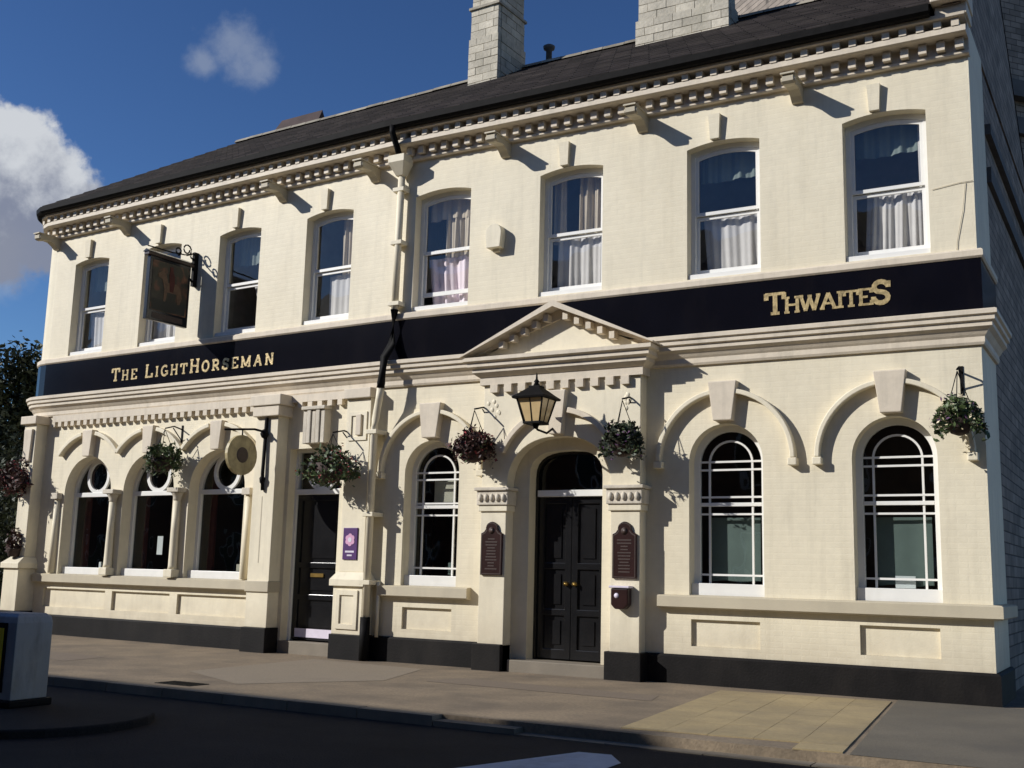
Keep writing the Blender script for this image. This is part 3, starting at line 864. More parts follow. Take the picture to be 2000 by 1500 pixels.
# left door
loc = P((D1[0] + D1[1]) / 2, 0, 0); hw = (D1[1] - D1[0]) / 2
dl = MB().prism([rect(-hw, hw, .20, 3.36), rect(-hw + .05, hw - .05, .20, 3.31)], .16, .26).build('door_frame', m_white, pub, loc, A)
for o_ in (): pass
MB().box(-hw + .05, hw - .05, .155, .255, 2.60, 2.69).build('transom', m_white, dl, bevel=.005)
mb = MB(); bar(mb, [(.02 + .30 * math.cos(R(a)), 3.0 + .30 * math.sin(R(a))) for a in range(0, 360, 12)], .085, .17, .22, True); mb.build('tracery_ring', m_white, dl)
pane(MB().sheet(rect(-hw + .05, hw - .05, 2.69, 3.31), .236), dl, m_glassd)


def door_leaf(x0, x1, z0, z1, y, rows, parent, knob):
    w = x1 - x0; hs = []; zz = z0 + .14
    tot = z1 - z0 - .14 - .10 - .09 * (len(rows) - 1)
    for r_ in rows:
        h = tot * r_; hs.append(rect(x0 + .10, x1 - .10, zz, zz + h)); zz += h + .09
    lf = MB().prism([rect(x0, x1, z0, z1)] + hs, y, y + .05).build('door', m_black, parent, bevel=.006)
    for h in hs:
        a, b, c, d = h[0][0], h[1][0], h[0][1], h[2][1]
        MB().prism([rect(a, b, c, d)], y + .03, y + .04).build('door_panel', m_black, lf) if lf.parent is pub else None
    mb_ = MB()
    for h in hs:
        a, b, c, d = h[0][0], h[1][0], h[0][1], h[2][1]
        mb_.box(a - .001, b + .001, y + .028, y + .045, c - .001, d + .001)
        mb_.prism([rect(a + .07, b - .07, c + .07, d - .07)], y + .012, y + .03)
    mb_.build('door_panel', m_black, lf)
    if knob:
        MB().lathe([(.03, 0), (.034, .02), (.02, .03), (.032, .05), (.0, .065)], (0, 0, 0), 12).build('handle', m_brass, lf, (knob, y, 1.25)).rotation_euler = (R(90), 0, 0)
    return lf


ld = door_leaf(-hw + .052, hw - .052, .215, 2.598, .20, (.26, .22, .52), dl, None)
MB().box(-hw + .14, hw - .14, .19, .199, .26, .40).build('kick_plate', m_pale, dl)
MB().box(-.14, .14, .19, .199, 1.24, 1.30).build('letter_plate', m_brass, dl)
MB().box(-hw - .02, hw + .02, -.03, .25, -.02, .20).build('step', m_step, pub, loc, A, bevel=.01)

# porch: pilastered front with an arched opening ------------------------
PX = 3.135
front = [(1.87, -.02), (2.30, -.02), (2.30, 2.60)] + flat_arc(PX, 2.60, PX - 2.30, 180, 0, 22, .74, .86) + [(3.97, 2.60), (3.97, -.02), (4.41, -.02), (4.41, 4.18), (1.87, 4.18)]
cl = []
for p_ in front:
    if not cl or (abs(p_[0] - cl[-1][0]) + abs(p_[1] - cl[-1][1])) > 1e-5: cl.append(p_)
porch = MB().prism([cl], -.22, .0).build('porch', m_render, pub, bevel=.008)
for a, b in ((1.87, 2.30), (3.97, 4.41)):
    MB().box(a - .05, b + .05 - (.05 if b < 3 else 0), -.29, .0, -.021, .375).build('pilaster_base', m_plinth, porch, bevel=.012)
    cap = MB().box(a - .05, b + .05, -.275, .0, 2.36, 2.57).build('capital', m_sand, porch, bevel=.012)
    MB().box(a - .08, b + .08, -.31, .0, 2.571, 2.62).build('abacus', m_sand, porch, bevel=.01)
    MB().box(a - .03, b + .03, -.25, .0, 2.27, 2.359).build('necking', m_render, porch, bevel=.01)
    for i in range(5):
        x = a + .02 + (b - a - .04) * i / 4
        mb = MB().lathe([(.0, -.065), (.03, -.045), (.04, 0), (.03, .045), (.0, .065)], (x, -.275, 2.465), 8); mb.build('egg_ornament', m_sand, porch)
# archivolt hood and keystone on the porch
for sg in (1, -1):
    mb = MB(); bar(mb, [(PX + sg * x, z) for x, z in arc(0, 2.70, 1.0, 25, 80, 12, 1.02)], .08, -.31, -.2); mb.build('hood_mould', m_trim, porch, bevel=.01)
MB().prism([[(PX - .10, 3.36), (PX + .10, 3.36), (PX + .16, 4.0), (PX - .16, 4.0)]], -.34, -.2).build('keystone', m_trim, porch, bevel=.015)
# carved leaf ornaments in the two spandrels
for x in (2.05, 4.20):
    mb = MB()
    rnd = random.Random(int(x * 10))
    for k in range(7):
        a = rnd.uniform(0, 6.28); r_ = rnd.uniform(.02, .12); cx, cz = x + r_ * math.cos(a), 3.80 + 1.2 * r_ * math.sin(a)
        mb.lathe([(.0, -.04), (.025, -.025), (.034, 0), (.025, .025), (0, .04)], (cx, -.221, cz), 8, True, 1, .3)
    mb.build('carved_ornament', m_render, porch)
# entablature
ent = [(0, 4.15), (.27, 4.15), (.27, 4.262), (.30, 4.28), (.36, 4.33), (.36, 4.38), (.42, 4.41), (.42, 4.465), (.47, 4.49), (.47, 4.545), (0, 4.55)]


def box_path(x0, x1):
    pts = [Vector((x0, 0)), Vector((x0, 0)) + Vector((0, -.001)), Vector((x1, -.001)), Vector((x1, 0))]
    return mitred(pts, [Vector((-1, 0)), Vector((0, -1)), Vector((1, 0))])


# the profile wraps round both ends of the porch
def wrap(prof, x0, x1, base):
    rings = []
    for cx, sx in ((x0, -1), (x1, 1)):
        pass
    r_a = [(x0 - (d - base), 0.0, z) if d >= base else (x0, 0.0, z) for d, z in prof]
    r_b = [(x0 - (d - base), -d, z) if d >= base else (x0, -d, z) for d, z in prof]
    r_c = [(x1 + (d - base), -d, z) if d >= base else (x1, -d, z) for d, z in prof]
    r_d = [(x1 + (d - base), 0.0, z) if d >= base else (x1, 0.0, z) for d, z in prof]
    return MB().loft([r_a, r_b, r_c, r_d], False, False)


mb = wrap(ent[1:-1] + [(.22, 4.55)], 1.87, 4.41, .22)
mb.box(1.88, 4.40, -.23, 0, 4.155, 4.56)
entab = mb.build('entablature', m_trim, porch)
dent_p = MB().box(-.062, .062, -.285, -.2, 4.03, 4.148).mesh('dentil', m_trim)
for i in range(10):
    link('dentil', dent_p, entab, (2.07 + .236 * i, 0, 0))
# pediment
px0, px1, pz0, pza = 1.58, 4.70, 4.552, 5.27
pc = (px0 + px1) / 2
tym = MB().prism([[(px0 + .2, pz0), (px1 - .2, pz0), (pc, pza - .12)]], -.24, 0).build('pediment', m_render, porch)
slope = (pza - pz0) / (pc - px0)
for sg in (-1, 1):
    def q(x, dz): return (pc + sg * x, pza - slope * x + dz)
    L_ = pc - px0
    rk = MB()
    for (d, t0, t1) in ((.27, -.22, -.07), (.50, -.07, .02)):
        xe = L_ + .0
        c4_ = [q(0, t0), q(xe, t0), q(xe, t1), q(0, t1)]
        c4_ = [(x, max(z, 4.5512)) for x, z in c4_]
        if sg < 0: c4_ = c4_[::-1]
        rk.prism([c4_], -d, -.0)
    ro = rk.build('raking_cornice', m_trim, tym, bevel=.004)
    for i in range(7):
        x = .16 + .185 * i; zc = pza - slope * x - .165 - .02
        if zc < 4.60: continue
        MB().box(pc + sg * x - .04, pc + sg * x + .04, -.40, -.26, zc, zc + .10).build('dentil', m_trim, tym)
# main door
dm_hw = (DM[1] - DM[0]) / 2; loc = Vector(((DM[0] + DM[1]) / 2, 0, 0))
o_ = [(-dm_hw, .17), (dm_hw, .17), (dm_hw, ASP)] + flat_arc(0, ASP, dm_hw, 0, 180, 14, .385)[1:-1] + [(-dm_hw, ASP)]
hw2 = dm_hw - .045
i_ = [(-hw2, .17), (hw2, .17), (hw2, ASP)] + flat_arc(0, ASP, hw2, 0, 180, 14, .34)[1:-1] + [(-hw2, ASP)]
df = MB().prism([o_, i_], .20, .30).build('door_frame', m_black, pub, loc)
MB().box(-hw2, hw2, .17, .27, 2.505, 2.60).build('transom', m_white, df, bevel=.006)
pane(MB().sheet([(-hw2, 2.6), (hw2, 2.6), (hw2, ASP)] + flat_arc(0, ASP, hw2, 0, 180, 14, .34)[1:-1] + [(-hw2, ASP)], .25), df, m_glassd)
door_leaf(-hw2 + .003, -.003, .185, 2.503, .23, (.25, .30, .45), df, -.07)
door_leaf(.003, hw2 - .003, .185, 2.503, .23, (.25, .30, .45), df, .07)
MB().box(2.36, 3.92, -.20, .30, -.01, .17).build('step', m_step, pub, bevel=.012)

# gutter, roof, ridge ---------------------------------------------------
gut = [(.33, 8.53), (.35, 8.49), (.40, 8.47), (.46, 8.475), (.50, 8.51), (.51, 8.60), (.48, 8.60), (.33, 8.60)]
MB().sweep(PATH_V[:9] + [(Vector((8.42, 0)), Vector((0, -1)))], gut).build('gutter', m_iron, pub)
RD, RZ = 4.0, 11.42
mb = MB()
ncr = 16


def roof_ring(t0):
    d = .46 - (.46 + RD) * t0; z = 8.62 + (RZ - 8.62) * t0
    return d, z


path_f = PATH[7:10]                               # left end of front, bend, right corner
ends = [(p, m_) for p, m_ in path_f]
ridge_l = P(-8.3, -RD, 0); ridge_k = P(-.001, -RD, 0); ridge_r = Vector((S_R, RD, 0))
hipc = [PATH_V[k][0] + PATH_V[k][1] * .46 for k in range(0, 8)]
for k in range(ncr):
    # each slate course overlaps the one below with a small step
    for (t0, t1, lift0, lift1) in (((k / ncr), (k + 1) / ncr, .022, .006),):
        rows = []
        for tt, lf in ((t0, lift0), (t1, lift1)):
            d, z = roof_ring(tt)
            row = []
            for (p, m_) in path_f[:2]: pass
            a = (1 - tt)
            pa = Vector((*(hipc[7]), 0)) * a + ridge_l * tt
            pk = Vector((*(PATH[8][0] + PATH[8][1] * .46), 0)) * a + ridge_k * tt
            pr = Vector((S_R, -.46, 0)) * a + ridge_r * tt
            row = [(pa.x, pa.y, z + lf), (pk.x, pk.y, z + lf), (pr.x, pr.y, z + lf)]
            hip = []
            for h in hipc[:-1]:
                ph = Vector((*h, 0)) * a + ridge_l * tt; hip.append((ph.x, ph.y, z + lf))
            rows.append(hip + row)
        mb.loft(rows, False)
        # the butt of the course
        d, z = roof_ring(t0)
        mb.loft([[(x, y, zz - .03) for x, y, zz in rows[0]], rows[0]], False)
roof = mb.build('roof', m_slate, pub)
# rear slope and right verge close the roof
mb = MB()
mb.add([(ridge_l.x, ridge_l.y, RZ), (ridge_k.x, ridge_k.y, RZ), (S_R, RD, RZ), (S_R, 8.3, 8.6), (-9.9, 8.7, 8.6)], [(0, 1, 2, 3, 4)])
mb.build('rear_slope', m_slate, roof)
MB().add([(S_R - .01, -.40, 8.58), (S_R - .01, RD, RZ - .05), (S_R - .01, 8.2, 8.58), (S_R - .25, -.40, 8.58), (S_R - .25, RD, RZ - .05), (S_R - .25, 8.2, 8.58)], [(0, 1, 2), (3, 5, 4), (0, 3, 4, 1), (1, 4, 5, 2), (2, 5, 3, 0)]).build('gable', m_dkbrick, pub)
rt = MB().loft([[(x, -.11, -.05), (x, -.05, .03), (x, 0, .05), (x, .05, .03), (x, .11, -.05)] for x in (-.222, .222)], False)
rt.add([(-.222, -.11, -.05), (-.222, -.05, .03), (-.222, 0, .05), (-.222, .05, .03), (-.222, .11, -.05)], [(0, 1, 2, 3, 4)])
rtm = rt.mesh('ridge_tile', m_ridge)
n_ = int(8.3 / .455)
for i in range(n_): link('ridge_tile', rtm, roof, P(-8.1 + .455 * i, -RD, RZ + .03 + random.uniform(-.006, .006)), A)
for i in range(int(8.86 / .455)): link('ridge_tile', rtm, roof, Vector((.2 + .455 * i, RD, RZ + .03 + random.uniform(-.006, .006))), 0)
# kneeler and coping at the right hand gable
kn = MB().box(-.33, .05, -.36, .10, 8.45, 8.60).build('kneeler_stone', m_trim, pub, (S_R, 0, 0), bevel=.012)
MB().box(-.36, .07, -.52, .12, 8.602, 8.86).build('kneeler_cap', m_trim, kn, bevel=.015)
cpx = [(S_R - .22, -.30, 8.80), (S_R + .10, -.30, 8.80), (S_R + .10, -.30, 9.0), (S_R - .22, -.30, 9.0)]
cpy = [(x, RD, z + (RZ - 8.62) * (RD + .30) / (RD + .46)) for x, y, z in cpx]
MB().loft([cpx, cpy], True, True).build('coping', m_dkband, pub, bevel=.01)
# roof vent
rv = MB().lathe([(.06, 11.30), (.06, 11.72), (.11, 11.74), (.12, 11.80), (.05, 11.84)], (.55, RD + .05, 0), 12).build('roof_vent', m_dkband, pub)


# chimneys of coursed blocks, each block a piece
def chimney(s0, s1, d0, d1, z0, stages, sg):
    cx = (s0 + s1) / 2; loc = P(cx, -(d0 + d1) / 2, 0); w, dp = (s1 - s0) / 2, (d1 - d0) / 2
    core = MB()
    zt = z0
    ch = None
    lst = []
    for (zz, ins) in stages:
        core.box(-w + ins + .012, w - ins - .012, -dp + ins + .012, dp - ins - .012, zt, zz); lst.append((zt, zz, ins)); zt = zz
    ch = core.build('chimney', m_mortar, pub, loc, rz_of(sg))
    rnd = random.Random(int(s0 * 100))
    ii = 0
    for (za, zb, ins) in lst:
        nr = max(1, round((zb - za) / .16)); h = (zb - za) / nr
        for r_ in range(nr):
            za_ = za + h * r_
            if za_ > 13.3: continue
            off = (r_ + ii) % 2
            x = -w + ins; xe = w - ins
            cuts = [x]
            st = .36; cc = x + (st if off else st / 2)
            while cc < xe - .1: cuts.append(cc); cc += st
            cuts.append(xe)
            for a, b in zip(cuts[:-1], cuts[1:]):
                e = rnd.uniform(0, .010)
                MB().box(a + .005, b - .005, -dp + ins - e, -dp + ins + .10, za_ + .006, za_ + h - .006).build('block', m_block, ch)
            yc = [-dp + ins + .105]; cc = yc[0] + (st / 2 if off else st)
            while cc < dp - ins - .1: yc.append(cc); cc += st
            yc.append(dp - ins)
            for a, b in zip(yc[:-1], yc[1:]):
                e = rnd.uniform(0, .010)
                MB().box(w - ins - .10, w - ins + e, a + .005, b - .005, za_ + .006, za_ + h - .006).build('block', m_block, ch)
        ii += 1
    return ch


c1 = chimney(-.90, -.20, 3.05, 4.05, 10.4, [(11.80, 0.0), (12.45, .025), (13.2, .04)], -1)
MB().box(-.46, .46, -.60, .60, 13.2, 13.42).build('cap', m_block, c1, bevel=.01)
MB().box(-.36, .36, -.52, .52, 12.42, 12.47).build('band', m_mortar, c1)
c2_ = chimney(2.86, 4.62, 3.05, 3.55, 10.4, [(11.32, 0.0), (12.6, .04)], 1)
MB().box(-.97, .97, -.34, .34, 12.6, 12.85).build('cap', m_block, c2_, bevel=.01)
for k in range(2): MB().lathe([(.13, 13.42), (.12, 13.9), (.15, 13.95), (.15, 14.05)], (0, -.25 + .5 * k, 0), 12).build('chimney_pot', m_ridge, c1)
for k in range(4): MB().lathe([(.13, 12.85), (.12, 13.3), (.15, 13.35), (.15, 13.45)], (-.66 + .44 * k, 0, 0), 12).build('chimney_pot', m_ridge, c2_)
# low rear roof seen over the ridge
mb = MB()
mb.add([(-8.6, 4.5, 10.9), (-6.7, 4.5, 10.9), (-6.7, 5.9, 10.9), (-8.6, 5.9, 10.9), (-8.05, 5.15, 12.36), (-6.71, 5.15, 12.36)], [(0, 1, 5, 4), (1, 2, 5), (2, 3, 4, 5), (3, 0, 4), (0, 3, 2, 1)])
mb.build('rear_roof', mat('rear_roof_tile', (.055, .033, .03), .85, .3, 3), pub, (0, 0, 0), A)

# ------------------------------------------------------------------ sign lettering
GL = {
    'T': ([((0, .92), (1, .92)), ((.5, .92), (.5, .08)), ((.28, .06), (.72, .06)), ((.05, .95), (.05, .66)), ((.95, .95), (.95, .66))], .86),
    'H': ([((.16, 1), (.16, 0)), ((.84, 1), (.84, 0)), ((.16, .5), (.84, .5)), ((0, .94), (.34, .94)), ((0, .06), (.34, .06)), ((.66, .94), (1, .94)), ((.66, .06), (1, .06))], .92),
    'W': ([((.08, .95), (.3, .05)), ((.3, .05), (.5, .85)), ((.5, .85), (.7, .05)), ((.7, .05), (.92, .95)), ((0, .95), (.2, .95)), ((.8, .95), (1, .95)), ((.4, .92), (.6, .92))], 1.25),
    'A': ([((.12, .05), (.5, .97)), ((.5, .97), (.88, .05)), ((.28, .36), (.72, .36)), ((0, .06), (.28, .06)), ((.72, .06), (1, .06))], .98),
    'I': ([((.5, 1), (.5, 0)), ((.1, .94), (.9, .94)), ((.1, .06), (.9, .06))], .46),
    'E': ([((.2, 1), (.2, 0)), ((.02, .94), (.92, .94)), ((.02, .06), (.95, .06)), ((.2, .5), (.68, .5)), ((.92, 1), (.92, .72)), ((.95, 0), (.95, .28))], .80),
    'L': ([((.2, 1), (.2, 0)), ((.02, .94), (.42, .94)), ((.02, .06), (.95, .06)), ((.95, 0), (.95, .32))], .78),
    'G': ([tuple((.5 + .46 * math.cos(R(a)), .5 + .45 * math.sin(R(a))) for a in range(45, 316, 27)), ((.92, .46), (.92, .12)), ((.58, .44), (1, .44))], .88),
    'O': ([tuple((.5 + .44 * math.cos(R(a)), .5 + .45 * math.sin(R(a))) for a in range(0, 361, 24))], .90),
    'R': ([((.2, 1), (.2, 0)), ((0, .06), (.42, .06)), tuple([(.02, .94), (.5, .94)] + [(.55 + .27 * math.cos(R(a)), .70 + .24 * math.sin(R(a))) for a in range(60, -91, -30)] + [(.2, .46)]), ((.48, .46), (.9, .06)), ((.74, .06), (1, .06))], .92),
    'S': ([tuple([(.88, .76)] + [(.5 + .36 * math.cos(R(a)), .72 + .22 * math.sin(R(a))) for a in range(30, 260, 26)] + [(.5 + .38 * math.cos(R(a)), .27 + .23 * math.sin(R(a))) for a in range(82, -150, -26)] + [(.1, .24)]), ((.9, .95), (.9, .68)), ((.1, .05), (.1, .32))], .74),
    'M': ([((.12, 1), (.12, 0)), ((.88, 1), (.88, 0)), ((.12, .97), (.5, .12)), ((.5, .12), (.88, .97)), ((0, .94), (.22, .94)), ((.78, .94), (1, .94)), ((0, .06), (.28, .06)), ((.72, .06), (1, .06))], 1.15),
    'N': ([((.16, 1), (.16, 0)), ((.84, 1), (.84, 0)), ((.16, .97), (.84, .03)), ((0, .94), (.3, .94)), ((.68, .94), (1, .94)), ((0, .06), (.34, .06))], .95),
}


def lettering(text, s0, s1, z, big, small, bigset, parent, tilt=0.0):
    ws = []
    for k, ch in enumerate(text):
        h = big if k in bigset else small
        ws.append(.42 * small if ch == ' ' else GL[ch][1] * h)
    gap = ((s1 - s0) - sum(ws)) / (len(text) - 1)
    x = s0
    for k, ch in enumerate(text):
        h = big if k in bigset else small
        if ch != ' ':
            mb_ = MB(); w = ws[k]
            for j, st in enumerate(GL[ch][0]):
                horiz = len(st) == 2 and abs(st[0][1] - st[1][1]) < .01
                th = h * (.13 if horiz else .20)
                bar(mb_, [(px_ * w, pz_ * h) for px_, pz_ in st], th, -.054 - .0004 * j, -.040)
            sc = x + w / 2
            mb_.build('letter', m_gold, parent, P(x, 0, z + tilt * (x - s0)), rz_of(x))
        x += ws[k] + gap


lettering('THWAITES', 6.14, 7.76, 4.87, .31, .225, {0, 7}, fas_r, .012)
lettering('THE LIGHTHORSEMAN', -6.93, -2.62, 4.855, .26, .205, {0, 4, 9}, fas_l)

# ------------------------------------------------------------------ things fixed to and hung on the front
# downpipe in the angle
dp = thing('drainpipe', 'tall cream downpipe with hopper head and black foot left of the porch', 'drainpipe', P(.10, 0, 0))
MB().tube([(.02, -.46, 8.52), (.02, -.46, 8.40), (.02, -.30, 8.18), (.02, -.20, 8.02)], .05, 10).build('swan_neck', m_iron, dp)
MB().loft([[(-.15, -.32, 8.08), (.17, -.32, 8.08), (.17, -.05, 8.08), (-.15, -.05, 8.08)], [(-.15, -.32, 7.96), (.17, -.32, 7.96), (.17, -.05, 7.96), (-.15, -.05, 7.96)], [(-.07, -.19, 7.76), (.07, -.19, 7.76), (.07, -.07, 7.76), (-.07, -.07, 7.76)]], True, True).build('hopper_head', m_render, dp, bevel=.008)
MB().tube([(0, -.12, 7.77), (-.03, -.12, 5.52)], .058, 12).build('upper_pipe', m_render, dp)
MB().tube([(-.03, -.12, 5.52), (-.05, -.13, 4.95), (-.06, -.30, 4.70), (-.09, -.31, 4.30), (-.10, -.305, 4.22)], .066, 12).build('black_pipe', m_iron, dp)
MB().tube([(-.10, -.305, 4.24), (-.13, -.29, 4.05), (-.24, -.22, 3.72), (-.25, -.22, 3.60), (-.26, -.22, .62)], .058, 12).build('lower_pipe', m_render, dp)
MB().tube([(-.26, -.22, .66), (-.26, -.22, .02)], .078, 12).build('pipe_foot', m_iron, dp)
for z in (7.5, 6.6, 5.58): MB().box(-.12, .10, -.185, .0, z, z + .07).build('pipe_bracket', m_render, dp, (-.01, 0, 0), bevel=.008)
for z in (3.5, 2.2, 1.15): MB().box(-.36, -.16, -.29, .0, z, z + .07).build('pipe_bracket', m_render, dp, bevel=.008)
# second thin pipe beside it
MB().tube([(-.43 + .30, -.09, 1.2), (-.13, -.09, .36)], .03, 8).build('waste_pipe', m_render, dp)

# bell box on the upper wall
ab = thing('alarm_box', 'cream alarm bell box on the upper wall left of the porch pediment', 'alarm box', P(1.90, 0, 6.50))
MB().prism([[(-.12, -.17), (.12, -.17), (.14, .05)] + arc(0, .07, .14, 0, 180, 10) + [(-.14, .05)]], -.15, 0).build('cover', m_render, ab, bevel=.03)
MB().box(-.06, .06, -.05, -.0, -.22, -.168).build('conduit_box', m_render, ab, bevel=.01)

# pictorial sign hung square to the wall
sg_ = thing('pub_sign', 'dark pictorial pub sign hanging square to the wall between upper windows', 'sign', P(-4.80, 0, 0), A)
MB().box(-.045, .045, -1.10, -.17, 5.68, 6.84).build('board_frame', m_black, sg_, bevel=.008)
for x in (-.047, .047): MB().box(x - .004, x + .004, -1.04, -.23, 5.86, 6.78).build('picture_panel', m_pict, sg_)
for sx in (-1, 1):
    x0, x1 = (.0515, .055) if sx > 0 else (-.055, -.0515)

    def shape(pts, m_, nm, e=0.0):
        # outline drawn in (along the board, up); the far face shows it mirrored
        k = MB(); n_ = len(pts)
        k.add([(x0 + e * sx, -.635 - u * .8, 5.86 + v) for u, v in pts] + [(x1 + e * sx, -.635 - u * .8, 5.86 + v) for u, v in pts], [tuple(range(n_)), tuple(range(n_, 2 * n_))] + [(i, (i + 1) % n_, n_ + (i + 1) % n_, n_ + i) for i in range(n_)])
        k.build(nm, m_, sg_)
    shape([(-.47, .02), (.47, .02), (.47, .20), (.1, .24), (-.2, .19), (-.47, .23)], m_earth, 'painted_ground')
    shape([(-.30, .20), (-.24, .20), (-.20, .38), (.06, .38), (.10, .20), (.16, .20), (.15, .42), (.22, .60), (.33, .62), (.35, .68), (.22, .76), (.12, .70), (.06, .56), (-.20, .57), (-.30, .50), (-.36, .34)], m_disc2, 'painted_horse', .001)
    shape([(-.10, .40), (.0, .40), (.02, .56), (.04, .72), (.02, .78), (.03, .86), (-.06, .87), (-.07, .78), (-.12, .70), (-.13, .56)], m_redc, 'painted_rider', .002)
MB().box(.044, .050, -.98, -.29, 5.72, 5.82).build('name_strip', m_maroon2, sg_)
MB().box(-.07, .07, -1.16, -.12, 6.842, 6.90).build('cover_board', m_maroon, sg_, bevel=.008)
MB().loft([[(-.085, -1.18, 6.90), (.085, -1.18, 6.90), (0, -1.18, 6.95)], [(-.085, -.10, 6.90), (.085, -.10, 6.90), (0, -.10, 6.95)]], True, True).build('cap_rail', m_black, sg_)
MB().box(-.03, .03, -.10, .0, 6.5, 7.15).build('wall_plate', m_iron, sg_)
MB().tube([(0, -.05, 6.55), (0, -.20, 6.66), (0, -.28, 6.80)], .02, 6).build('stay', m_iron, sg_)
sc_ = MB()
for (cy, cz, r_) in ((-.26, 7.16, .10), (-.46, 7.08, .07), (-.12, 7.06, .06)):
    sc_.tube([(0, cy + r_ * (1 - a / 900) * math.cos(R(a)), cz + r_ * (1 - a / 900) * math.sin(R(a))) for a in range(-90, 400, 35)], .014, 6)
sc_.tube([(0, -.1, 7.12), (0, -.3, 7.05), (0, -.6, 7.02), (0, -1.15, 7.01)], .012, 6)
sc_.build('scroll_iron', m_iron, sg_)

# round sign on an iron arm
rs = thing('round_sign', 'round weathered gilt sign hanging from an iron arm beside the left door', 'sign', P(-2.46, .25, -.07), A)
dz = MB()
dz.loft([[(x, -.56 + r_ * math.cos(R(a)), 3.26 + r_ * math.sin(R(a))) for a in range(0, 360, 15)] for x, r_ in ((-.03, .30), (-.03, .33), (.03, .33), (.03, .30))], True, True)
dz.build('disc', m_disc, rs)
MB().loft([[(x, -.56 + r_ * math.cos(R(a)), 3.26 + r_ * math.sin(R(a))) for a in range(0, 360, 20)] for x, r_ in ((.031, .13), (.04, .10))], True, True).build('boss', m_maroon2, rs)
MB().tube([(0, .0, 3.70), (0, -.30, 3.72), (0, -.95, 3.64)], .02, 6).build('arm', m_iron, rs)
MB().tube([(0, -.56, 3.58), (0, -.56, 3.70)], .012, 6).build('hanger', m_iron, rs)
mb = MB(); mb.tube([(0, -.03, 2.72), (0, -.05, 3.0), (0, -.03, 3.95)], .03, 8)
mb.lathe([(.0, 0), (.05, .03), (.075, .09), (.05, .15), (0, .18)], (0, -.06, 3.58), 10); mb.lathe([(0, 0), (.04, .05), (.05, .12), (0, .2)], (0, -.05, 2.80), 10)
mb.build('wall_bracket', m_iron, rs)

# lantern over the porch
ln = thing('wall_lantern', 'black four sided lantern with amber glass hanging over the porch arch', 'lantern', (3.10, -.84, 3.40))


def ring4(h, z, hx=None): return [(-h, -h, z), (h, -h, z), (h, h, z), (-h, h, z)]


lanb = MB().box(-.165, .165, -.165, .165, -.02, .02).build('base_tray', m_iron, ln, bevel=.008)
MB().loft([ring4(.145, .02), ring4(.235, .40)], True).build('glass', m_amber, ln)
for sx in (-1, 1):
    for sy in (-1, 1): MB().tube([(sx * .15, sy * .15, .02), (sx * .24, sy * .24, .40)], .016, 6).build('corner_bar', m_iron, ln)
for t_, v in ((0, 1), (1, 1), (0, -1), (1, -1)):
    if t_ == 0: MB().tube([(0, v * .148, .02), (0, v * .237, .40)], .009, 6).build('glazing_bar', m_iron, ln)
    else: MB().tube([(v * .148, 0, .02), (v * .237, 0, .40)], .009, 6).build('glazing_bar', m_iron, ln)
MB().loft([ring4(.30, .40), ring4(.31, .43), ring4(.23, .49), ring4(.15, .56), ring4(.10, .60), ring4(.10, .63)], True, True).build('roof', m_iron, ln)
MB().lathe([(.0, .62), (.06, .64), (.035, .69), (.05, .71), (.02, .75), (.012, .84), (0, .87)], (0, 0, 0), 10).build('finial', m_iron, ln)
MB().tube([(0, .0, -.02), (0, .06, -.10), (0, .40, -.12), (0, .60, -.02), (0, .72, .04)], .020, 8).build('bracket', m_iron, ln)
MB().lathe([(.0, -.10), (.04, -.08), (.06, -.02)], (0, 0, 0), 10).build('drop', m_iron, ln)


ln.scale = (.83, .83, .83)
ln.location.z = 3.45


# hanging baskets ------------------------------------------------------
def leaf_cloud(n_, rx, ry, rz, size, seed, droop=0.0, shell=.55, c=(0, 0, 0)):
    rnd = random.Random(seed); mb_ = MB()
    for k in range(n_):
        while True:
            p = Vector((rnd.uniform(-1, 1), rnd.uniform(-1, 1), rnd.uniform(-1, 1)))
            if shell < p.length < 1 or (p.length < 1 and rnd.random() < .25): break
        w_ = 1 + .28 * math.sin(p.x * 5 + seed) * math.cos(p.z * 4 + seed * 2) + .12 * math.sin(p.y * 9)
        p = Vector((p.x * rx * w_, p.y * ry * w_, p.z * rz * w_)) + Vector(c)
        if droop: p.z -= droop * (abs(p.x) / rx) ** 2
        s_ = size * rnd.uniform(.6, 1.35)
        u = Vector((rnd.gauss(0, 1), rnd.gauss(0, 1), rnd.gauss(0, .8))).normalized(); v = u.cross(Vector((rnd.gauss(0, 1), rnd.gauss(0, 1), rnd.gauss(0, 1)))).normalized()
        mb_.add([p - u * s_, p + v * s_ * .45 + u * s_ * .1, p + u * s_, p - v * s_ * .45 + u * s_ * .1], [(0, 1, 2, 3)])
    return mb_


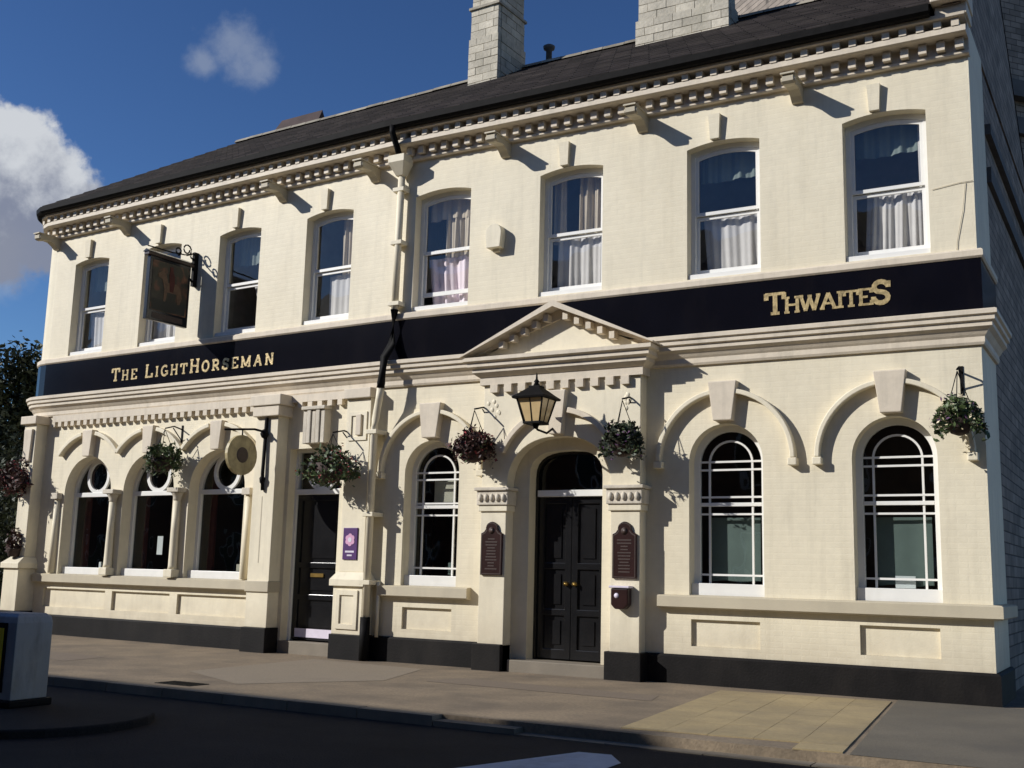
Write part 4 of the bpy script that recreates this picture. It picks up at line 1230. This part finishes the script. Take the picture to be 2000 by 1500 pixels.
def basket(s, d, z, r_, label, seed, leaf, flower, flower2=None, tall=.3, arm_up=.5, wide=1.0):
    b = thing('hanging_basket', label, 'hanging basket', P(s, d, z), rz_of(s), 'hanging flower baskets on the pub front')
    MB().lathe([(.02, -.30), (r_ * .45, -.27), (r_ * .75, -.15), (r_ * .85, 0)], (0, 0, 0), 16).build('bowl', m_bowl, b)
    f = leaf_cloud(760, r_ * 1.25 * wide, r_ * 1.15, tall * 1.05, .048, seed, .10, c=(0, 0, -.03)).build('foliage', leaf, b); f['kind'] = 'stuff'
    g_ = leaf_cloud(150, r_ * 1.30 * wide, r_ * 1.2, tall * 1.1, .030, seed + 50, .10, .8, (0, 0, -.02)).build('flowers', flower, b); g_['kind'] = 'stuff'
    if flower2:
        g_ = leaf_cloud(90, r_ * 1.28 * wide, r_ * 1.2, tall * 1.05, .030, seed + 90, .10, .8, (0, 0, -.02)).build('flowers', flower2, b); g_['kind'] = 'stuff'
    rnd = random.Random(seed + 7); tr = MB()
    for q_ in range(16):
        a = rnd.uniform(0, 6.28); ln_ = rnd.uniform(.14, .36)
        for w_ in range(9):
            t = w_ / 8
            c_ = Vector((math.cos(a) * (r_ * (1.0 + .25 * t)), math.sin(a) * (r_ * (1.0 + .2 * t)), .02 - ln_ * t * t - .03 * t)) + Vector((rnd.gauss(0, .012), rnd.gauss(0, .012), 0))
            u = Vector((rnd.gauss(0, 1), rnd.gauss(0, 1), rnd.gauss(-.6, .6))).normalized(); v = u.cross(Vector((rnd.gauss(0, 1), rnd.gauss(0, 1), rnd.gauss(0, 1)))).normalized(); s_ = rnd.uniform(.022, .042)
            tr.add([c_ - u * s_, c_ + v * s_ * .5, c_ + u * s_, c_ - v * s_ * .5], [(0, 1, 2, 3)])
    tr = tr.build('trailing_stems', leaf, b); tr['kind'] = 'stuff'
    for a in (30, 150, 270): MB().tube([(r_ * .8 * math.cos(R(a)), r_ * .8 * math.sin(R(a)), 0), (0, 0, arm_up - .02)], .006, 5).build('chain', m_iron, b)
    MB().tube([(0, 0, arm_up), (0, d * .5, arm_up + .06), (0, d, arm_up + .02)], .013, 6).build('bracket', m_iron, b)
    MB().tube([(0, d * .45, arm_up + .03), (0, d - .03, arm_up - .16), (0, d, arm_up - .22)], .010, 6).build('stay', m_iron, b)
    MB().box(-.02, .02, d - .012, d, arm_up - .26, arm_up + .10).build('back_plate', m_iron, b)
    return b


basket(-9.20, .40, 3.05, .26, 'reddish flower basket at the far left corner pilaster', 3, m_leafr, m_flow_r)
basket(-4.86, .40, 3.30, .27, 'green leafy basket hanging between the second and third bar windows', 5, m_leaf, m_leaf2, None, .26)
basket(-.74, .52, 3.02, .31, 'wide green and red basket hanging in front of the left doorway fanlight', 8, m_leaf, m_flow_r, m_leafr, .28, .5, 1.25)
basket(1.88, .50, 3.26, .25, 'bronze red flower basket on the left side of the porch, by the lantern', 12, m_leafr, m_flow_r, m_leaf, .23)
basket(4.26, .50, 3.28, .23, 'dark green basket hanging on the right side of the porch under the pediment', 17, m_leaf2, m_leaf, m_flow_p, .23)
basket(8.56, .36, 3.42, .22, 'basket with cream and purple flowers by the right corner of the pub', 23, m_leaf, m_flow_w, m_flow_p, .20)


# notice boards on the porch pilasters
def ogee(w, z0, z1):
    return [(-w, z0), (w, z0), (w, z1 - .17)] + [(w - .05, z1 - .145), (w - .085, z1 - .10)] + arc(0, z1 - .10, .10, 15, 165, 10) + [(-w + .085, z1 - .10), (-w + .05, z1 - .145), (-w, z1 - .17)]


def board(x, label, seed):
    b = thing('notice_board', label, 'notice board', (x, -.22, 0), 0, 'maroon boards on the porch')
    MB().prism([ogee(.178, 1.35, 2.12)], -.035, 0).build('panel', m_maroon, b, bevel=.006)
    MB().prism([ogee(.165, 1.363, 2.105), ogee(.155, 1.373, 2.094)], -.0385, -.034).build('border', m_maroon2, b)
    rnd = random.Random(seed); mb_ = MB()
    for k in range(11):
        z = 1.86 - .043 * k; w = rnd.uniform(.05, .11)
        mb_.box(-w, w, -.0378, -.034, z, z + .016)
    mb_.build('faded_print', m_maroon2, b)
    MB().lathe([(.0, 0), (.045, .001), (.05, .004), (0, .006)], (0, 0, 0), 14).build('crest', m_maroon2, b, (0, -.034, 1.99)).rotation_euler = (R(90), 0, 0)


board(2.085, 'maroon shaped notice board on the porch pilaster left of the main door', 1)
board(4.195, 'maroon shaped notice board on the porch pilaster right of the main door', 2)
ashb = thing('cigarette_bin', 'maroon cigarette bin below the right hand notice board of the porch', 'cigarette bin', (4.17, -.22, 0))
MB().prism([[(-.13, 1.0), (-.07, .94), (.07, .94), (.13, 1.0), (.13, 1.22), (-.13, 1.22)]], -.13, 0).build('body', m_maroon, ashb, bevel=.02)
MB().box(-.15, .15, -.15, 0, 1.222, 1.252).build('lid', m_pale, ashb, bevel=.008)
MB().lathe([(.0, 0), (.035, .001), (.035, .005), (0, .006)], (0, 0, 0), 14).build('badge', m_pale, ashb, (-.04, -.130, 1.12)).rotation_euler = (R(90), 0, 0)

# purple rosette plaque by the left door
pq = thing('rosette_plaque', 'purple plaque with a pink rosette on the pilaster right of the left door', 'plaque', P(-.545, .19, 0), A)
MB().box(-.145, .145, -.02, 0, 1.53, 2.03).build('plate', m_purple, pq, bevel=.005)
mb = MB()
for a in range(0, 360, 60):
    ca, sa_ = math.cos(R(a + 90)), math.sin(R(a + 90))
    cx, cz = .058 * ca, 1.84 + .058 * sa_
    mb.prism([[(cx + .042 * math.cos(R(t)), cz + .042 * math.sin(R(t))) for t in range(0, 360, 30)]], -.024 - a * 1e-6, -.018)
mb.build('rosette', m_pink, pq)
MB().prism([[(.038 * math.cos(R(t)), 1.84 + .038 * math.sin(R(t))) for t in range(0, 360, 30)]], -.027, -.018).build('rosette_eye', m_pale, pq)
MB().box(-.09, .09, -.0225, -.018, 1.64, 1.67).build('print_line', m_pale, pq)
MB().box(-.05, .05, -.0225, -.018, 1.585, 1.61).build('print_line', m_pale, pq)

# planter with bronze foliage on the pedestal at the far left
plt = thing('planter', 'bronze leaved plant in a dark pot on the far left pedestal', 'planter', P(-9.12, .32, 1.46), A)
MB().lathe([(.10, 0.001), (.14, .14), (.155, .16), (.13, .16)], (0, 0, 0), 14).build('pot', m_bowl, plt)
f = leaf_cloud(240, .16, .16, .22, .05, 31, c=(0, 0, .30)).build('foliage', m_leafr, plt); f['kind'] = 'stuff'

# bollard on the traffic island
bo = thing('traffic_bollard', 'pale grey traffic bollard with a yellow panel on the island', 'bollard', (.56, -6.92, -.02), R(4))
MB().box(-.30, .30, -.26, .26, 0, .07).build('base', m_iron, bo, bevel=.015)
MB().loft([[(x, y, z) for x, y in ((-.26 + t, -.22 + t), (.26 - t, -.22 + t), (.26 - t, .22 - t), (-.26 + t, .22 - t))] for t, z in ((0, .07), (.0, .80), (.012, .86), (.05, .89))], True, True).build('shell', m_boll, bo, bevel=.008)
MB().box(-.20, .14, -.228, -.22, .14, .80).build('panel_surround', m_iron, bo, bevel=.003)
MB().box(-.16, .10, -.234, -.227, .19, .75).build('yellow_panel', m_yell, bo)

# ------------------------------------------------------------------ neighbours and trees
nb = thing('neighbour_building', 'tall dark brick building in shade beyond the right corner of the pub', 'building', (6.2, 10.2, 0), R(50))
MB().box(0, 14, 0, 8, -.02, 19.0).build('wall', m_dkbrick, nb)
MB().box(-.1, 14.1, -.25, 0, 12.55, 12.95).build('string_course', m_dkband, nb)
MB().box(-.1, 14.1, -.14, 0, 11.7, 12.1).build('string_course', m_dkband, nb)
MB().loft([[(-.3, -.4, 19.0), (-.3, 8.4, 19.0), (-.3, 4, 22)], [(14.3, -.4, 19.0), (14.3, 8.4, 19.0), (14.3, 4, 22)]], True, True).build('roof', m_slate, nb)
for i in range(1, 5):
    for z in (1.2, 5.0, 8.6):
        w_ = MB().prism([rect(2.2 + 2.4 * i, 3.2 + 2.4 * i, z, z + 1.9), rect(2.28 + 2.4 * i, 3.12 + 2.4 * i, z + .08, z + 1.82)], -.03, .0).build('window', m_white, nb)
        MB().box(2.28 + 2.4 * i, 3.12 + 2.4 * i, -.012, -.005, z + .08, z + 1.82).build('pane', m_black, w_)
MB().box(3.3, 4.2, -.06, 0, -.02, 2.2).build('door', m_black, nb)

# terrace across the street: behind the camera, it shades the road
def terrace(x0, x1, h, label, seed):
    t = thing('terrace_house', label, 'house', ((x0 + x1) / 2, -18.55, 0), 0, 'terrace across the street')
    w = (x1 - x0) / 2
    MB().box(-w, w, -8, 0, -.02, h).build('wall', m_tbrick, t)
    MB().loft([[(-w, .25, h), (-w, -8.25, h), (-w, -4, h + 2.2)], [(w, .25, h), (w, -8.25, h), (w, -4, h + 2.2)]], True, True).build('roof', m_slate, t)
    n_w = max(1, int(w / 1.3))
    for i in range(n_w):
        cx = -w + (i + .5) * 2 * w / n_w
        for z in (1.0, 4.2, 7.4):
            fr = MB().prism([rect(cx - .5, cx + .5, z, z + 1.8), rect(cx - .42, cx + .42, z + .08, z + 1.72)], -.0, .05).build('window', m_white, t)
            MB().box(cx - .42, cx + .42, .005, .012, z + .08, z + 1.72).build('pane', m_black, fr)
    return t



xs = [-42, -34, -27, -19, -11, -4, 4, 11, 19]
hs = [11.55, 11.65, 11.45, 11.6, 11.35, 11.55, 11.6, 11.5]
lab = ['red brick terrace house, first of the row across the road', 'red brick terrace house, second of the row across the road', 'red brick terrace house, third of the row across the road', 'red brick terrace house, fourth of the row across the road',
       'red brick terrace house, fifth of the row across the road', 'red brick terrace house, sixth of the row across the road', 'red brick terrace house, seventh of the row across the road', 'red brick terrace house, last of the row across the road']
for k in range(8):
    th_ = terrace(xs[k], xs[k + 1], hs[k], lab[k], k)
    if k == 3: MB().box(3.2, 4.6, -2, .02, hs[k] - .1, 11.95).build('shadow_parapet', m_tbrick, th_)  # unseen parapet, added for the bump in the shadow edge on the pavement


def tree(name, label, x, y, h, cr_, seed, n_=2600, trunk=.22, leaf=None, size=.085):
    t = thing(name, label, 'tree', (x, y, 0)); rnd = random.Random(seed)
    mb_ = MB(); mb_.tube([(0, 0, -.02), (.05, 0, h * .25), (-.05, .05, h * .5), (0, 0, h * .8)], [trunk, trunk * .8, trunk * .6, trunk * .25], 9)
    tips = []
    for k in range(9):
        a = rnd.uniform(0, 6.28); z = h * rnd.uniform(.3, .7); r_ = cr_ * rnd.uniform(.45, .9); tip = Vector((r_ * math.cos(a), r_ * math.sin(a), z + h * rnd.uniform(.08, .25)))
        mb_.tube([(0, 0, z), tuple(tip * .5 + Vector((0, 0, z * .5 + .1))), tuple(tip)], [trunk * .4, trunk * .25, trunk * .1], 6); tips.append(tip)
    tips += [Vector((0, 0, h * .85)), Vector((.3, .2, h * .75))]
    mb_.build('trunk', m_bark, t)
    cb = MB()
    per = n_ // len(tips)
    for k, tip in enumerate(tips):
        q_ = leaf_cloud(per, cr_ * rnd.uniform(.35, .6), cr_ * rnd.uniform(.35, .6), h * rnd.uniform(.10, .17), size, seed + k, 0, .4, tuple(tip))
        o = len(cb.v); cb.v += q_.v; cb.f += [tuple(i + o for i in f_) for f_ in q_.f]; cb.m += q_.m; cb.sm += q_.sm
    c_ = cb.build('crown', leaf or m_leaf2, t); c_['kind'] = 'stuff'
    return t


tree('roadside_tree', 'dark green tree rising beyond the left corner of the pub', -15.15, 4.2, 7.1, .9, 41, 9000)
tree('roadside_tree', 'lower dark tree at the left edge of the picture', -15.6, 2.6, 5.6, 1.3, 47, 9000)


def hedge(label, x, y, w, d, h, seed, leaf):
    t = thing('hedge', label, 'hedge', (x, y, 0))
    MB().tube([(0, 0, -.02), (0, .02, h * .5)], .06, 6).build('stem', m_bark, t)
    c_ = leaf_cloud(8000, w, d, h * .56, .065, seed, 0, .35, (0, 0, h * .5)).build('foliage', leaf, t); c_['kind'] = 'stuff'


hedge('dark clipped hedge beside the left corner pilaster', -11.9, 2.1, 1.2, 1.1, 3.4, 61, m_leaf2)
hedge('tall dark bush standing behind the clipped hedge at the left', -13.6, 3.2, 1.6, 1.2, 4.3, 67, m_leaf2)
hedge('low dark green bush at the foot of the hedge by the pavement', -11.6, .4, 1.0, .8, 2.2, 71, m_leaf2)
